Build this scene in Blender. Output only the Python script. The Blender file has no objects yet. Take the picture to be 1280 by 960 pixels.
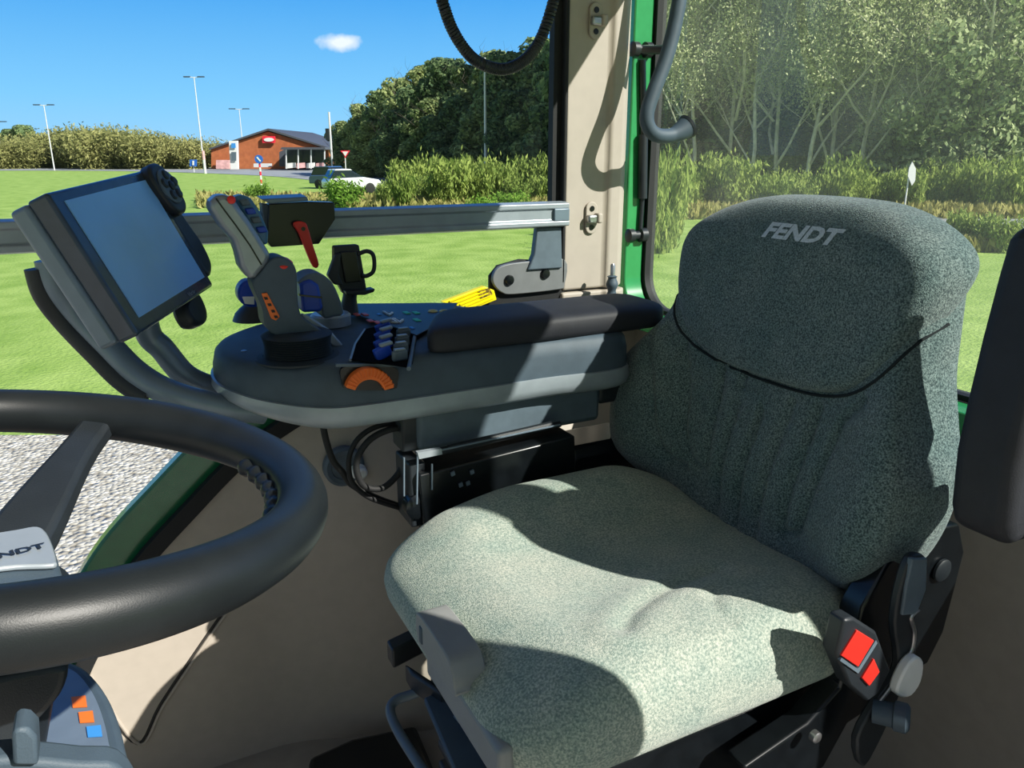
import bpy, math, random
import numpy as np
from mathutils import Vector, Matrix
from mathutils.bvhtree import BVHTree
random.seed(4); rng = np.random.default_rng(4)
scene = bpy.context.scene; col = scene.collection

# ------------------------------------------------------------------ camera
# world axes = cab axes: +x to the rear of the tractor, +y to the driver's right, z up, ground z = 0
F = 962.0; PITCH = math.radians(16.8); YAW = math.radians(27); C = (-.595, -.846, 2.5)
cp, sp, cy, sy = math.cos(PITCH), math.sin(PITCH), math.cos(YAW), math.sin(YAW)
cam = bpy.data.objects.new('camera', bpy.data.cameras.new('camera')); col.objects.link(cam)
cam.location = C; cam.rotation_euler = (math.pi/2 - PITCH, 0, -YAW)
cam.data.sensor_width = 36; cam.data.lens = 36*F/1280; cam.data.clip_start = .02; cam.data.clip_end = 2000
scene.camera = cam
def ray(px, py):
    u = (px-640)/F; v = (480-py)/F; h = cp+v*sp; z = -sp+v*cp
    return (u*cy+h*sy, -u*sy+h*cy, z)
def on(px, py, ax, val):            # where the sight line of a measured pixel meets the plane axis = val
    d = ray(px, py); i = 'xyz'.index(ax); t = (val-C[i])/d[i]
    return Vector((C[0]+t*d[0], C[1]+t*d[1], C[2]+t*d[2]))
def Y(px, py, y): return on(px, py, 'y', y)
def X(px, py, x): return on(px, py, 'x', x)
def Z(px, py, z): return on(px, py, 'z', z)
def G(px, py): return on(px, py, 'z', 0)
def W(px, py, D):                   # point at horizontal distance D ahead
    d = ray(px, py); t = D/(cp+((480-py)/F)*sp)
    return Vector((C[0]+t*d[0], C[1]+t*d[1], C[2]+t*d[2]))
VR = Vector((cy, -sy, 0)); VF = Vector((sy, cy, 0)); VZ = Vector((0, 0, 1))

# ------------------------------------------------------------------ materials
def lin(c):
    return tuple((x/12.92 if x <= .04045 else ((x+.055)/1.055)**2.4) for x in [v/255 for v in c])
def mat(name, rgb, rough=.5, metal=0, var=.0, vscale=30, bump=0, bscale=300, spec=.5, rgb2=None, detail=4, emit=0, coat=0, coords='Object'):
    m = bpy.data.materials.new(name); m.use_nodes = True; nt = m.node_tree; N = nt.nodes; L = nt.links
    b = N['Principled BSDF']; b.inputs['Roughness'].default_value = rough; b.inputs['Metallic'].default_value = metal
    b.inputs['Specular IOR Level'].default_value = spec
    if coat: b.inputs['Coat Weight'].default_value = coat; b.inputs['Coat Roughness'].default_value = .05
    tc = N.new('ShaderNodeTexCoord')
    c1 = rgb if max(rgb) <= 1 else lin(rgb)
    if rgb2 is None: c2 = tuple(min(1, x*(1+var)) for x in c1); c0 = tuple(x*(1-var) for x in c1)
    else: c0 = c1; c2 = rgb2 if max(rgb2) <= 1 else lin(rgb2)
    nz = N.new('ShaderNodeTexNoise'); nz.inputs['Scale'].default_value = vscale; nz.inputs['Detail'].default_value = detail
    L.new(tc.outputs[coords], nz.inputs['Vector'])
    r = N.new('ShaderNodeValToRGB'); r.color_ramp.elements[0].position = .36; r.color_ramp.elements[1].position = .64
    r.color_ramp.elements[0].color = (*c0, 1); r.color_ramp.elements[1].color = (*c2, 1)
    L.new(nz.outputs['Fac'], r.inputs['Fac']); L.new(r.outputs['Color'], b.inputs['Base Color'])
    if emit:
        L.new(r.outputs['Color'], b.inputs['Emission Color']); b.inputs['Emission Strength'].default_value = emit
    if bump:
        n2 = N.new('ShaderNodeTexNoise'); n2.inputs['Scale'].default_value = bscale; n2.inputs['Detail'].default_value = 3
        L.new(tc.outputs[coords], n2.inputs['Vector'])
        bp = N.new('ShaderNodeBump'); bp.inputs['Strength'].default_value = bump; bp.inputs['Distance'].default_value = .002
        L.new(n2.outputs['Fac'], bp.inputs['Height']); L.new(bp.outputs['Normal'], b.inputs['Normal'])
    return m
M = {}
M['slate'] = mat('slate plastic', (.055, .082, .108), .6, var=.08, bump=.15, bscale=900)
M['slate_light'] = mat('slate light plastic', (.10, .135, .165), .5, var=.08, bump=.15, bscale=900)
M['darkslate'] = mat('dark slate rubber', (.022, .032, .040), .65, var=.1)
M['dark'] = mat('black plastic', (.016, .021, .026), .45, var=.1, bump=.15, bscale=900)
M['black'] = mat('gloss black', (.006, .008, .01), .25, var=.2)
M['rubber'] = mat('rubber', (.009, .010, .011), .7, var=.1, bump=.1)
M['cavity'] = mat('dark cavity', (.004, .005, .006), 1, spec=.05)
M['pad'] = mat('armrest foam', (.016, .018, .024), .62, var=.12, bump=.25, bscale=700)
M['wheel'] = mat('wheel grip', (.010, .013, .015), .42, var=.1, bump=.06, bscale=1200, spec=.35)
M['silver'] = mat('silver paint', (.30, .345, .38), .38, metal=.25, var=.05)
M['steelgrey'] = mat('grey plate', (.17, .18, .185), .5, metal=.1, var=.05)
M['tube'] = mat('grey tube paint', (.17, .22, .27), .36, metal=.3, var=.05)
M['chrome'] = mat('brushed metal', (.42, .43, .44), .3, metal=.9, var=.1)
M['headmetal'] = mat('grip head grey', (.27, .30, .33), .35, metal=.5, var=.06)
M['beige'] = mat('beige plastic', (.42, .37, .31), .6, var=.03, bump=.12, bscale=700)
M['beige_dark'] = mat('grey beige plastic', (.30, .27, .24), .65, var=.04, bump=.12, bscale=700)
M['greyplastic'] = mat('light grey plastic', (.24, .25, .245), .5, var=.04, bump=.1)
M['green'] = mat('green paint', (.035, .27, .09), .25, var=.05, coat=.4)
M['green_dark'] = mat('dark green paint', (.014, .17, .065), .22, var=.05, coat=.5)
M['orange'] = mat('orange plastic', (.75, .16, .02), .45, var=.05)
M['red'] = mat('red plastic', (.70, .03, .02), .4, var=.05)
M['yellow'] = mat('yellow plastic', (.85, .68, .0), .45, var=.05)
M['blue'] = mat('blue plastic', (.01, .06, .42), .4, var=.05)
M['bluegrey'] = mat('blue grey plastic', (.06, .17, .30), .35, var=.1)
M['white'] = mat('white plastic', (.75, .75, .73), .45, var=.03)
M['screen'] = mat('screen sky blue', (.25, .50, .85), .3, var=.06, vscale=6, spec=.25, coat=.15)  # sky reflection painted into the blue base colour
M['bezel'] = mat('screen bezel', (.036, .056, .085), .25, var=.1, coat=.3)
M['iconwhite'] = mat('icon white', (.7, .75, .72), .5)
M['icongreen'] = mat('icon green', (.05, .45, .25), .5)
M['iconred'] = mat('icon red', (.55, .10, .08), .5)
M['iconblue'] = mat('icon blue', (.05, .25, .65), .5)
M['seam'] = mat('dark seam', (.03, .028, .025), .8)
M['logo'] = mat('logo thread', (.52, .56, .58), .6, var=.15, vscale=400)

def fabric(name, ca, cb, scale=420, knit=650):
    m = bpy.data.materials.new(name); m.use_nodes = True; nt = m.node_tree; N = nt.nodes; L = nt.links
    b = N['Principled BSDF']; b.inputs['Roughness'].default_value = .95; b.inputs['Specular IOR Level'].default_value = .1
    b.inputs['Sheen Weight'].default_value = .25; b.inputs['Sheen Roughness'].default_value = .5
    tc = N.new('ShaderNodeTexCoord')
    n1 = N.new('ShaderNodeTexNoise'); n1.inputs['Scale'].default_value = scale; n1.inputs['Detail'].default_value = 1.2
    n2 = N.new('ShaderNodeTexNoise'); n2.inputs['Scale'].default_value = 18; n2.inputs['Detail'].default_value = 4
    for n in (n1, n2): L.new(tc.outputs['Object'], n.inputs['Vector'])
    r = N.new('ShaderNodeValToRGB'); e = r.color_ramp.elements
    e[0].position = .34; e[0].color = (*ca, 1); e[1].position = .70; e[1].color = (*cb, 1)
    L.new(n1.outputs['Fac'], r.inputs['Fac'])
    mx = N.new('ShaderNodeMix'); mx.data_type = 'RGBA'; mx.blend_type = 'MULTIPLY'; mx.inputs['Factor'].default_value = 1
    r2 = N.new('ShaderNodeValToRGB'); r2.color_ramp.elements[0].position = .3; r2.color_ramp.elements[1].position = .7
    r2.color_ramp.elements[0].color = (.80, .86, .84, 1); r2.color_ramp.elements[1].color = (1.12, 1.05, 1.0, 1)
    L.new(n2.outputs['Fac'], r2.inputs['Fac']); L.new(r.outputs['Color'], mx.inputs['A']); L.new(r2.outputs['Color'], mx.inputs['B'])
    L.new(mx.outputs['Result'], b.inputs['Base Color'])
    v = N.new('ShaderNodeTexVoronoi'); v.inputs['Scale'].default_value = knit; L.new(tc.outputs['Object'], v.inputs['Vector'])
    bp = N.new('ShaderNodeBump'); bp.inputs['Strength'].default_value = .55; bp.inputs['Distance'].default_value = .0016
    L.new(v.outputs['Distance'], bp.inputs['Height']); L.new(bp.outputs['Normal'], b.inputs['Normal'])
    return m
M['fabric'] = fabric('shaded seat cloth', (.040, .068, .074), (.21, .28, .28), 400)  # seat cloth, colour darkened for the shaded backrest
M['fabric_sunlit'] = fabric('sunlit seat cloth', (.19, .255, .230), (.45, .51, .44), 330)  # same seat cloth, colour lightened for the sunlit cushion

def glass(name, refl=.6, haze=.0, hazecol=(.5, .6, .6)):
    m = bpy.data.materials.new(name); m.use_nodes = True; nt = m.node_tree; N = nt.nodes; L = nt.links
    N.remove(N['Principled BSDF']); out = N['Material Output']
    tr = N.new('ShaderNodeBsdfTransparent'); tr.inputs['Color'].default_value = (.93, .97, .96, 1)
    gl = N.new('ShaderNodeBsdfGlossy'); gl.inputs['Roughness'].default_value = .02
    fr = N.new('ShaderNodeFresnel'); fr.inputs['IOR'].default_value = 1.45
    mu = N.new('ShaderNodeMath'); mu.operation = 'MULTIPLY'; mu.inputs[1].default_value = refl; L.new(fr.outputs[0], mu.inputs[0])
    mx = N.new('ShaderNodeMixShader'); L.new(mu.outputs[0], mx.inputs['Fac']); L.new(tr.outputs[0], mx.inputs[1]); L.new(gl.outputs[0], mx.inputs[2])
    last = mx
    if haze:
        tc = N.new('ShaderNodeTexCoord'); nz = N.new('ShaderNodeTexNoise'); nz.inputs['Scale'].default_value = 3; nz.inputs['Detail'].default_value = 6
        L.new(tc.outputs['Object'], nz.inputs['Vector'])
        rp = N.new('ShaderNodeMapRange'); rp.inputs['From Min'].default_value = .3; rp.inputs['From Max'].default_value = .75
        rp.inputs['To Min'].default_value = haze*.5; rp.inputs['To Max'].default_value = haze*1.4; L.new(nz.outputs['Fac'], rp.inputs['Value'])
        df = N.new('ShaderNodeBsdfTranslucent'); df.inputs['Color'].default_value = (*hazecol, 1)
        dd = N.new('ShaderNodeBsdfDiffuse'); dd.inputs['Color'].default_value = (*hazecol, 1)
        ad = N.new('ShaderNodeMixShader'); L.new(df.outputs[0], ad.inputs[1]); L.new(dd.outputs[0], ad.inputs[2])
        m2 = N.new('ShaderNodeMixShader'); L.new(rp.outputs[0], m2.inputs['Fac']); L.new(mx.outputs[0], m2.inputs[1]); L.new(ad.outputs[0], m2.inputs[2])
        last = m2
    L.new(last.outputs[0], out.inputs['Surface']); return m
M['glass'] = glass('side glass', .25, .015)
M['glass_rear'] = glass('rear glass', .03, .13, (.66, .74, .66))

def leafmat(name, ca, cb, trans=.3):
    m = bpy.data.materials.new(name); m.use_nodes = True; nt = m.node_tree; N = nt.nodes; L = nt.links
    N.remove(N['Principled BSDF']); out = N['Material Output']
    geo = N.new('ShaderNodeNewGeometry'); oi = N.new('ShaderNodeObjectInfo')
    ad = N.new('ShaderNodeMath'); ad.operation = 'ADD'; L.new(geo.outputs['Random Per Island'], ad.inputs[0])
    m2 = N.new('ShaderNodeMath'); m2.operation = 'MULTIPLY'; m2.inputs[1].default_value = .5; L.new(oi.outputs['Random'], m2.inputs[0]); L.new(m2.outputs[0], ad.inputs[1])
    m3 = N.new('ShaderNodeMath'); m3.operation = 'MULTIPLY'; m3.inputs[1].default_value = .667; L.new(ad.outputs[0], m3.inputs[0])
    r = N.new('ShaderNodeValToRGB'); r.color_ramp.elements[0].color = (*ca, 1); r.color_ramp.elements[1].color = (*cb, 1)
    L.new(m3.outputs[0], r.inputs['Fac'])
    d = N.new('ShaderNodeBsdfDiffuse'); t = N.new('ShaderNodeBsdfTranslucent'); L.new(r.outputs[0], d.inputs['Color']); L.new(r.outputs[0], t.inputs['Color'])
    mx = N.new('ShaderNodeMixShader'); mx.inputs['Fac'].default_value = trans; L.new(d.outputs[0], mx.inputs[1]); L.new(t.outputs[0], mx.inputs[2])
    L.new(mx.outputs[0], out.inputs['Surface']); return m
M['leaf_olive'] = leafmat('olive leaves', (.10, .16, .07), (.50, .54, .24))
M['leaf_dark'] = leafmat('dark leaves', (.055, .10, .06), (.30, .38, .17))
M['leaf_pale'] = leafmat('pale leaves', (.28, .34, .15), (.78, .80, .48))
M['leaf_pale2'] = leafmat('grey green leaves', (.12, .19, .09), (.50, .56, .30))
M['leaf_broom'] = leafmat('broom leaves', (.13, .20, .05), (.38, .45, .13))
M['leaf_bright'] = leafmat('bright leaves', (.09, .20, .03), (.26, .40, .08))
M['leaf_dry'] = leafmat('dry grass', (.22, .22, .07), (.46, .42, .17))
M['leaf_hedge'] = leafmat('hedge leaves', (.17, .19, .07), (.42, .40, .17))
M['bark'] = mat('bark', (.10, .085, .065), .9, var=.3, vscale=4)
M['bark_pale'] = mat('pale bark', (.62, .60, .48), .9, var=.2, vscale=4)
M['brick'] = mat('orange brick', (.40, .125, .05), .9, var=.12, vscale=2)
M['asphalt'] = mat('asphalt', (.24, .25, .26), .9, var=.12, vscale=1.2)
M['post'] = mat('galvanised post', (.72, .73, .74), .5, metal=.2, var=.05)
M['carwhite'] = mat('white car paint', (.75, .77, .80), .25, coat=.5)
M['carblue'] = mat('dark blue car paint', (.05, .09, .15), .25, coat=.5)
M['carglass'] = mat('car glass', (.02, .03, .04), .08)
M['roofdark'] = mat('dark roof', (.07, .075, .09), .7, var=.1)
M['signred'] = mat('sign red', (.75, .02, .05), .5)
M['signblue'] = mat('sign blue', (.02, .12, .50), .5)
M['pink'] = mat('pale red banner', (.70, .38, .38), .7, var=.2, vscale=2)

# lawn: two octaves of mowing and clump noise
def lawn_mat():
    m = mat('lawn', (.20, .31, .065), .9, rgb2=(.30, .42, .11), vscale=1.1, detail=8, bump=.6, bscale=16, spec=.1)
    b = m.node_tree.nodes['Principled BSDF']
    for n in m.node_tree.nodes:
        if n.type == 'BUMP': n.inputs['Distance'].default_value = .06
    return m
M['lawn'] = lawn_mat()
def gravel_mat():
    m = bpy.data.materials.new('gravel'); m.use_nodes = True; nt = m.node_tree; N = nt.nodes; L = nt.links
    b = N['Principled BSDF']; b.inputs['Roughness'].default_value = .9
    tc = N.new('ShaderNodeTexCoord'); v = N.new('ShaderNodeTexVoronoi'); v.inputs['Scale'].default_value = 24
    L.new(tc.outputs['Object'], v.inputs['Vector'])
    r = N.new('ShaderNodeValToRGB'); e = r.color_ramp.elements
    e[0].color = (.30, .27, .225, 1); e[1].color = (.72, .67, .58, 1)
    x = e.new(.5); x.color = (.50, .46, .385, 1)
    sx = N.new('ShaderNodeSeparateColor'); L.new(v.outputs['Color'], sx.inputs[0]); L.new(sx.outputs[0], r.inputs['Fac'])
    r2 = N.new('ShaderNodeValToRGB'); r2.color_ramp.elements[0].color = (1, 1, 1, 1); r2.color_ramp.elements[1].color = (.50, .46, .40, 1)
    r2.color_ramp.elements[0].position = .55; r2.color_ramp.elements[1].position = .95; L.new(v.outputs['Distance'], r2.inputs['Fac'])
    mx = N.new('ShaderNodeMix'); mx.data_type = 'RGBA'; mx.blend_type = 'MULTIPLY'; mx.inputs['Factor'].default_value = 1
    L.new(r.outputs[0], mx.inputs['A']); L.new(r2.outputs[0], mx.inputs['B']); L.new(mx.outputs['Result'], b.inputs['Base Color'])
    bp = N.new('ShaderNodeBump'); bp.invert = True; bp.inputs['Strength'].default_value = 1; bp.inputs['Distance'].default_value = .03
    L.new(v.outputs['Distance'], bp.inputs['Height']); L.new(bp.outputs['Normal'], b.inputs['Normal']); return m
M['gravel'] = gravel_mat()

# ------------------------------------------------------------------ mesh helpers
ORG = {}
def sm(a, b, x):
    t = max(0., min(1., (x-a)/(b-a))); return t*t*(3-2*t)
class MB:
    def __init__(s): s.v = []; s.f = []
    def add(s, v, f):
        o = len(s.v); s.v += [tuple(p) for p in v]; s.f += [tuple(i+o for i in q) for q in f]; return s
    def box(s, lo, hi, rot=None, piv=None):
        v = [Vector((x, y, z)) for x in (lo[0], hi[0]) for y in (lo[1], hi[1]) for z in (lo[2], hi[2])]
        if rot is not None:
            c = Vector(piv) if piv is not None else (Vector(lo)+Vector(hi))/2
            v = [rot @ (p-c)+c for p in v]
        return s.add(v, [(0,1,3,2),(4,6,7,5),(0,4,5,1),(2,3,7,6),(0,2,6,4),(1,5,7,3)])
    def fbox(s, o, a, b, c, la, lb, lc):         # box centred at o along axes a, b, c
        o, a, b, c = map(Vector, (o, a, b, c)); a = a.normalized()*la/2; b = b.normalized()*lb/2; c = c.normalized()*lc/2
        v = [o+i*a+j*b+k*c for i in (-1,1) for j in (-1,1) for k in (-1,1)]
        return s.add(v, [(0,1,3,2),(4,6,7,5),(0,4,5,1),(2,3,7,6),(0,2,6,4),(1,5,7,3)])
    def prism(s, pts, d):                         # polygon of 3-D points swept by vector d
        pts = [Vector(p) for p in pts]; d = Vector(d); n = len(pts)
        return s.add(pts+[p+d for p in pts], [tuple(range(n))[::-1], tuple(range(n, 2*n))]+[(i, (i+1) % n, n+(i+1) % n, n+i) for i in range(n)])
    def slab(s, px, y, th):                       # outline measured in the plane y, th thick
        return s.prism([Y(a, b, y) for a, b in px], (0, th, 0))
    def tube(s, path, r, seg=12, cap=True, flat=1.0):
        P = [Vector(p) for p in path]; n = len(P); R = r if isinstance(r, (list, tuple)) else [r]*n
        up = None; v = []; f = []
        for i in range(n):
            t = (P[min(i+1, n-1)]-P[max(i-1, 0)]).normalized()
            if up is None: up = Vector((0, 0, 1)) if abs(t.z) < .9 else Vector((1, 0, 0))
            a = (up - t*up.dot(t)).normalized(); b = t.cross(a); up = a
            for k in range(seg):
                q = 2*math.pi*k/seg; v.append(P[i]+R[i]*(math.cos(q)*a*flat+math.sin(q)*b))
        for i in range(n-1):
            for k in range(seg):
                k2 = (k+1) % seg; f.append((i*seg+k, i*seg+k2, (i+1)*seg+k2, (i+1)*seg+k))
        if cap: f.append(tuple(range(seg))[::-1]); f.append(tuple(range((n-1)*seg, n*seg)))
        return s.add(v, f)
    def cyl(s, a, b, r, seg=24, r2=None): return s.tube([a, b], [r, r if r2 is None else r2], seg)
    def lathe(s, o, axis, prof, seg=28):          # prof: (radius, height along axis)
        o = Vector(o); t = Vector(axis).normalized(); a = t.orthogonal().normalized(); b = t.cross(a); v = []; f = []; n = len(prof)
        for r, h in prof:
            for k in range(seg):
                q = 2*math.pi*k/seg; v.append(o+t*h+r*(math.cos(q)*a+math.sin(q)*b))
        for i in range(n-1):
            for k in range(seg):
                k2 = (k+1) % seg; f.append((i*seg+k, i*seg+k2, (i+1)*seg+k2, (i+1)*seg+k))
        f.append(tuple(range(seg))[::-1]); f.append(tuple(range((n-1)*seg, n*seg)))
        return s.add(v, f)
    def ring(s, c, n, u, R, r, seg=96, sub=16, a0=0, a1=2*math.pi, rf=None):   # torus or arc of one
        c = Vector(c); n = Vector(n).normalized(); u = Vector(u); u = (u-n*u.dot(n)).normalized(); w = n.cross(u)
        full = abs(a1-a0-2*math.pi) < 1e-6; cnt = seg if full else seg+1; v = []; f = []
        for i in range(cnt):
            q = a0+(a1-a0)*i/seg; d = math.cos(q)*u+math.sin(q)*w; rr = r if rf is None else r*rf(q)
            for k in range(sub):
                p = 2*math.pi*k/sub; v.append(c+(R+rr*math.cos(p))*d+rr*math.sin(p)*n)
        for i in range(seg):
            j = (i+1) % cnt
            for k in range(sub): f.append((i*sub+k, i*sub+(k+1) % sub, j*sub+(k+1) % sub, j*sub+k))
        if not full: f.append(tuple(range(sub))); f.append(tuple(range((cnt-1)*sub, cnt*sub))[::-1])
        return s.add(v, f)
    def pillow(s, outline, c, fm, rings=24, edge=2.2):    # star-shaped outline; fm(a, b, r, side) -> point
        n = len(outline); v = []; f = []
        rs = [1-(k/rings)**edge if False else (1-k/rings)**(1/edge) for k in range(rings)]   # 1 .. >0, dense near the rim
        for side in (1, -1):
            for k, r in enumerate(rs):
                if side == -1 and k == 0: continue
                for a, b in outline: v.append(fm(c[0]+r*(a-c[0]), c[1]+r*(b-c[1]), r, side))
            v.append(fm(c[0], c[1], 0, side))
        top = rings*n
        for k in range(rings-1):
            for i in range(n): j = (i+1) % n; f.append((k*n+i, k*n+j, (k+1)*n+j, (k+1)*n+i))
        for i in range(n): f.append(((rings-1)*n+i, (rings-1)*n+(i+1) % n, top))
        base = top+1
        def bi(k, i): return i if k == 0 else base+(k-1)*n+i
        last = base+(rings-1)*n
        for k in range(rings-1):
            for i in range(n): j = (i+1) % n; f.append((bi(k, j), bi(k, i), bi(k+1, i), bi(k+1, j)))
        for i in range(n): f.append((bi(rings-1, (i+1) % n), bi(rings-1, i), last))
        return s.add(v, f)
    def text(s, body, o, ux, uy, size, depth=.001, bold=.02, shear=0.0, fit=None):
        cu = bpy.data.curves.new('t', 'FONT'); cu.body = body; cu.size = 1; cu.align_x = 'CENTER'; cu.align_y = 'CENTER'; cu.offset = bold; cu.shear = shear; cu.resolution_u = 3
        ob = bpy.data.objects.new('t', cu); col.objects.link(ob); bpy.context.view_layer.update()
        me = bpy.data.meshes.new_from_object(ob.evaluated_get(bpy.context.evaluated_depsgraph_get()))
        bpy.data.objects.remove(ob); bpy.data.curves.remove(cu)
        ux, uy, o = Vector(ux).normalized(), Vector(uy).normalized(), Vector(o); n = ux.cross(uy)
        pts = [q.co for q in me.vertices]; x0 = min(p.x for p in pts); x1 = max(p.x for p in pts); y0 = min(p.y for p in pts); y1 = max(p.y for p in pts)
        sx = sy_ = size
        if fit: sx = fit[0]/(x1-x0); sy_ = fit[1]/(y1-y0)
        v = [o+ux*(p.x-(x0+x1)/2)*sx+uy*(p.y-(y0+y1)/2)*sy_+n*depth for p in pts]
        s.add(v, [tuple(q.vertices) for q in me.polygons]); bpy.data.meshes.remove(me); return s
    def build(s, name, m, parent=None, ang=38, bevel=0, seg=2, sub=0, label=None, kind=None, org=None):
        o = ORG.get(parent.name, Vector((0, 0, 0))) if parent else (Vector(org) if org else Vector((0, 0, 0)))
        me = bpy.data.meshes.new(name); me.from_pydata([Vector(p)-o for p in s.v], [], s.f); me.validate()
        import bmesh
        bm = bmesh.new(); bm.from_mesh(me); bmesh.ops.recalc_face_normals(bm, faces=bm.faces); bm.to_mesh(me); bm.free()
        me.materials.append(m)
        for p in me.polygons: p.use_smooth = True
        me.set_sharp_from_angle(angle=math.radians(ang))
        ob = bpy.data.objects.new(name, me); col.objects.link(ob); ORG[ob.name] = o
        if parent: ob.parent = parent
        else: ob.location = o
        if bevel:
            b = ob.modifiers.new('bevel', 'BEVEL'); b.width = bevel; b.segments = seg; b.limit_method = 'ANGLE'; b.angle_limit = math.radians(40)
            for p in me.polygons: p.use_smooth = True
            me.set_sharp_from_angle(angle=math.radians(180)) if False else None
            w = ob.modifiers.new('wn', 'WEIGHTED_NORMAL'); w.keep_sharp = True
        if sub: q = ob.modifiers.new('sub', 'SUBSURF'); q.levels = sub; q.render_levels = sub
        if label: ob['label'] = label
        if kind: ob['kind'] = kind
        return ob
def tag(o, label, cat, group=None, kind=None):
    o['label'] = label; o['category'] = cat
    if group: o['group'] = group
    if kind: o['kind'] = kind
    return o
def thing(name, label, cat, loc, group=None):
    o = bpy.data.objects.new(name, None); col.objects.link(o); o.location = loc; o.empty_display_size = .05
    ORG[o.name] = Vector(loc); tag(o, label, cat, group); return o
def struct(o): o['kind'] = 'structure'; return o
def dup(root, loc, rz=0, sc=(1, 1, 1), label=None, group=None):
    r = root.copy(); col.objects.link(r); r.location = loc; r.rotation_euler = (0, 0, rz); r.scale = sc
    if label: r['label'] = label
    if group: r['group'] = group
    for ch in list(root.children):
        c = ch.copy(); col.objects.link(c); c.parent = r
        for g in list(ch.children):
            d = g.copy(); col.objects.link(d); d.parent = c
    return r
def crom(pts, n=8, closed=True):
    P = [np.array(p, float) for p in pts]; m = len(P); out = []
    for i in range(m if closed else m-1):
        p0, p1, p2, p3 = (P[(i-1) % m], P[i], P[(i+1) % m], P[(i+2) % m]) if closed else (P[max(i-1, 0)], P[i], P[i+1], P[min(i+2, m-1)])
        for k in range(n):
            t = k/n; out.append(.5*((2*p1)+(-p0+p2)*t+(2*p0-5*p1+4*p2-p3)*t*t+(-p0+3*p1-3*p2+p3)*t**3))
    if not closed: out.append(P[-1])
    return [tuple(p) for p in out]
def cr3(pts, n=8): return [Vector(p) for p in crom([tuple(p) for p in pts], n, False)]

# ================================================================== THE CAB SHELL
# side window: outline in (x, z) at y = .80
WO = [(.374, 3.08), (.374, 2.30), (.38, 2.19), (.345, 2.148), (.25, 2.138), (.16, 2.120), (.08, 2.07), (-.02, 2.02), (-.16, 1.975), (-.29, 1.925), (-.41, 1.855), (-.52, 1.76), (-.63, 1.655), (-.71, 1.54), (-.78, 1.42), (-.84, 1.25), (-.86, 1.20)]
WS = crom(WO, 6, False)
def offs(path, d):
    out = []
    for i, p in enumerate(path):
        a = path[max(i-1, 0)]; b = path[min(i+1, len(path)-1)]; tx, tz = b[0]-a[0], b[1]-a[1]; L_ = math.hypot(tx, tz) or 1
        out.append((p[0]+tz/L_*d, p[1]-tx/L_*d))
    return out
def strip(mb, pa, pb, y0, y1):     # solid band between two open outlines in (x, z)
    n = len(pa)
    v = [(x, y0, z) for x, z in pa]+[(x, y0, z) for x, z in pb]+[(x, y1, z) for x, z in pa]+[(x, y1, z) for x, z in pb]; f = []
    for i in range(n-1):
        j = i+1; f += [(i, j, n+j, n+i), (2*n+i, 3*n+i, 3*n+j, 2*n+j), (i, 2*n+i, 2*n+j, j), (n+i, n+j, 3*n+j, 3*n+i)]
    return mb.add(v, f)
pane = MB(); far = [(-1.35, 1.20), (-1.35, 3.08)]
pane.add([(x, .815, z) for x, z in WS+far], [tuple(range(len(WS)+2))])
w1 = struct(pane.build('window_1', M['glass']))
sl = MB(); strip(sl, offs(WS, -.006), offs(WS, .028), .790, .812); sl.build('window_seal', M['rubber'], w1)
gs = MB(); LW = [p for p in WS if p[0] < -.05]
strip(gs, offs(LW, .018), offs(LW, .100), .822, .86)
gs.build('window_frame', M['green_dark'], w1, bevel=.006)
MB().box((.366, .772, 2.19), (.3752, .83, 3.08)).build('window_gasket', M['rubber'], w1, bevel=.003)
# inner right wall panel below the window: bulges inward over the wheel arch
def wall_y(x, z):
    return .80 - .10*sm(-.42, -.05, x)*sm(2.02, 1.72, z) - .05*sm(-.2, .2, x)*sm(1.75, 1.35, z)
wl = MB(); nx = 60; low = [p for p in WS if p[1] < 2.1483 and p[0] < .37]
cols = [(x, z) for x, z in low[::-1]] + [(.40, 2.142), (.52, 2.142), (.62, 2.142)]
vv = []; K = 30
for x, z in cols:
    for k in range(K+1):
        t = k/K; zz = z+(1.09-z)*t; xx = x
        vv.append((xx, wall_y(xx, zz), zz))
ff = [(i*(K+1)+k, (i+1)*(K+1)+k, (i+1)*(K+1)+k+1, i*(K+1)+k+1) for i in range(len(cols)-1) for k in range(K)]
wl.add(vv, ff); struct(wl.build('wall_right', M['beige']))
# inset triangular panel seam on the right wall
sp_ = [Y(*p, .798) for p in ((108, 842), (130, 880), (172, 930), (200, 882), (240, 822), (290, 752), (335, 706), (372, 664), (398, 632))]
t1 = MB(); t1.tube([Vector((p.x, wall_y(p.x, p.z)-.0005, p.z)) for p in cr3(sp_, 5)], .0035, 8); struct(t1.build('trim_4', M['seam']))
t1 = MB(); t1.tube([Vector((p.x+.006, wall_y(p.x, p.z)-.0012, p.z-.004)) for p in cr3(sp_, 5)], .004, 8); struct(t1.build('trim_5', M['beige']))

# pillar between side and rear window
pl = MB(); pl.prism([(.375, .78, 0), (.375, .828, 0), (.553, .828, 0), (.553, .79, 0), (.530, .768, 0), (.495, .768, 0), (.488, .778, 0)], (0, 0, .8))
pl.v = [(x, y, 2.17+z*1.138) for x, y, z in pl.v]
p1 = struct(pl.build('trim_1', M['beige'], bevel=.012, seg=3))
pl = MB(); pl.prism([(.370, .775, 2.05), (.370, .828, 2.05), (.560, .828, 2.05), (.560, .785, 2.05), (.536, .761, 2.05), (.492, .761, 2.05), (.485, .772, 2.05)], (0, 0, .115))
struct(pl.build('trim_2', M['beige'], bevel=.012, seg=3))

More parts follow.
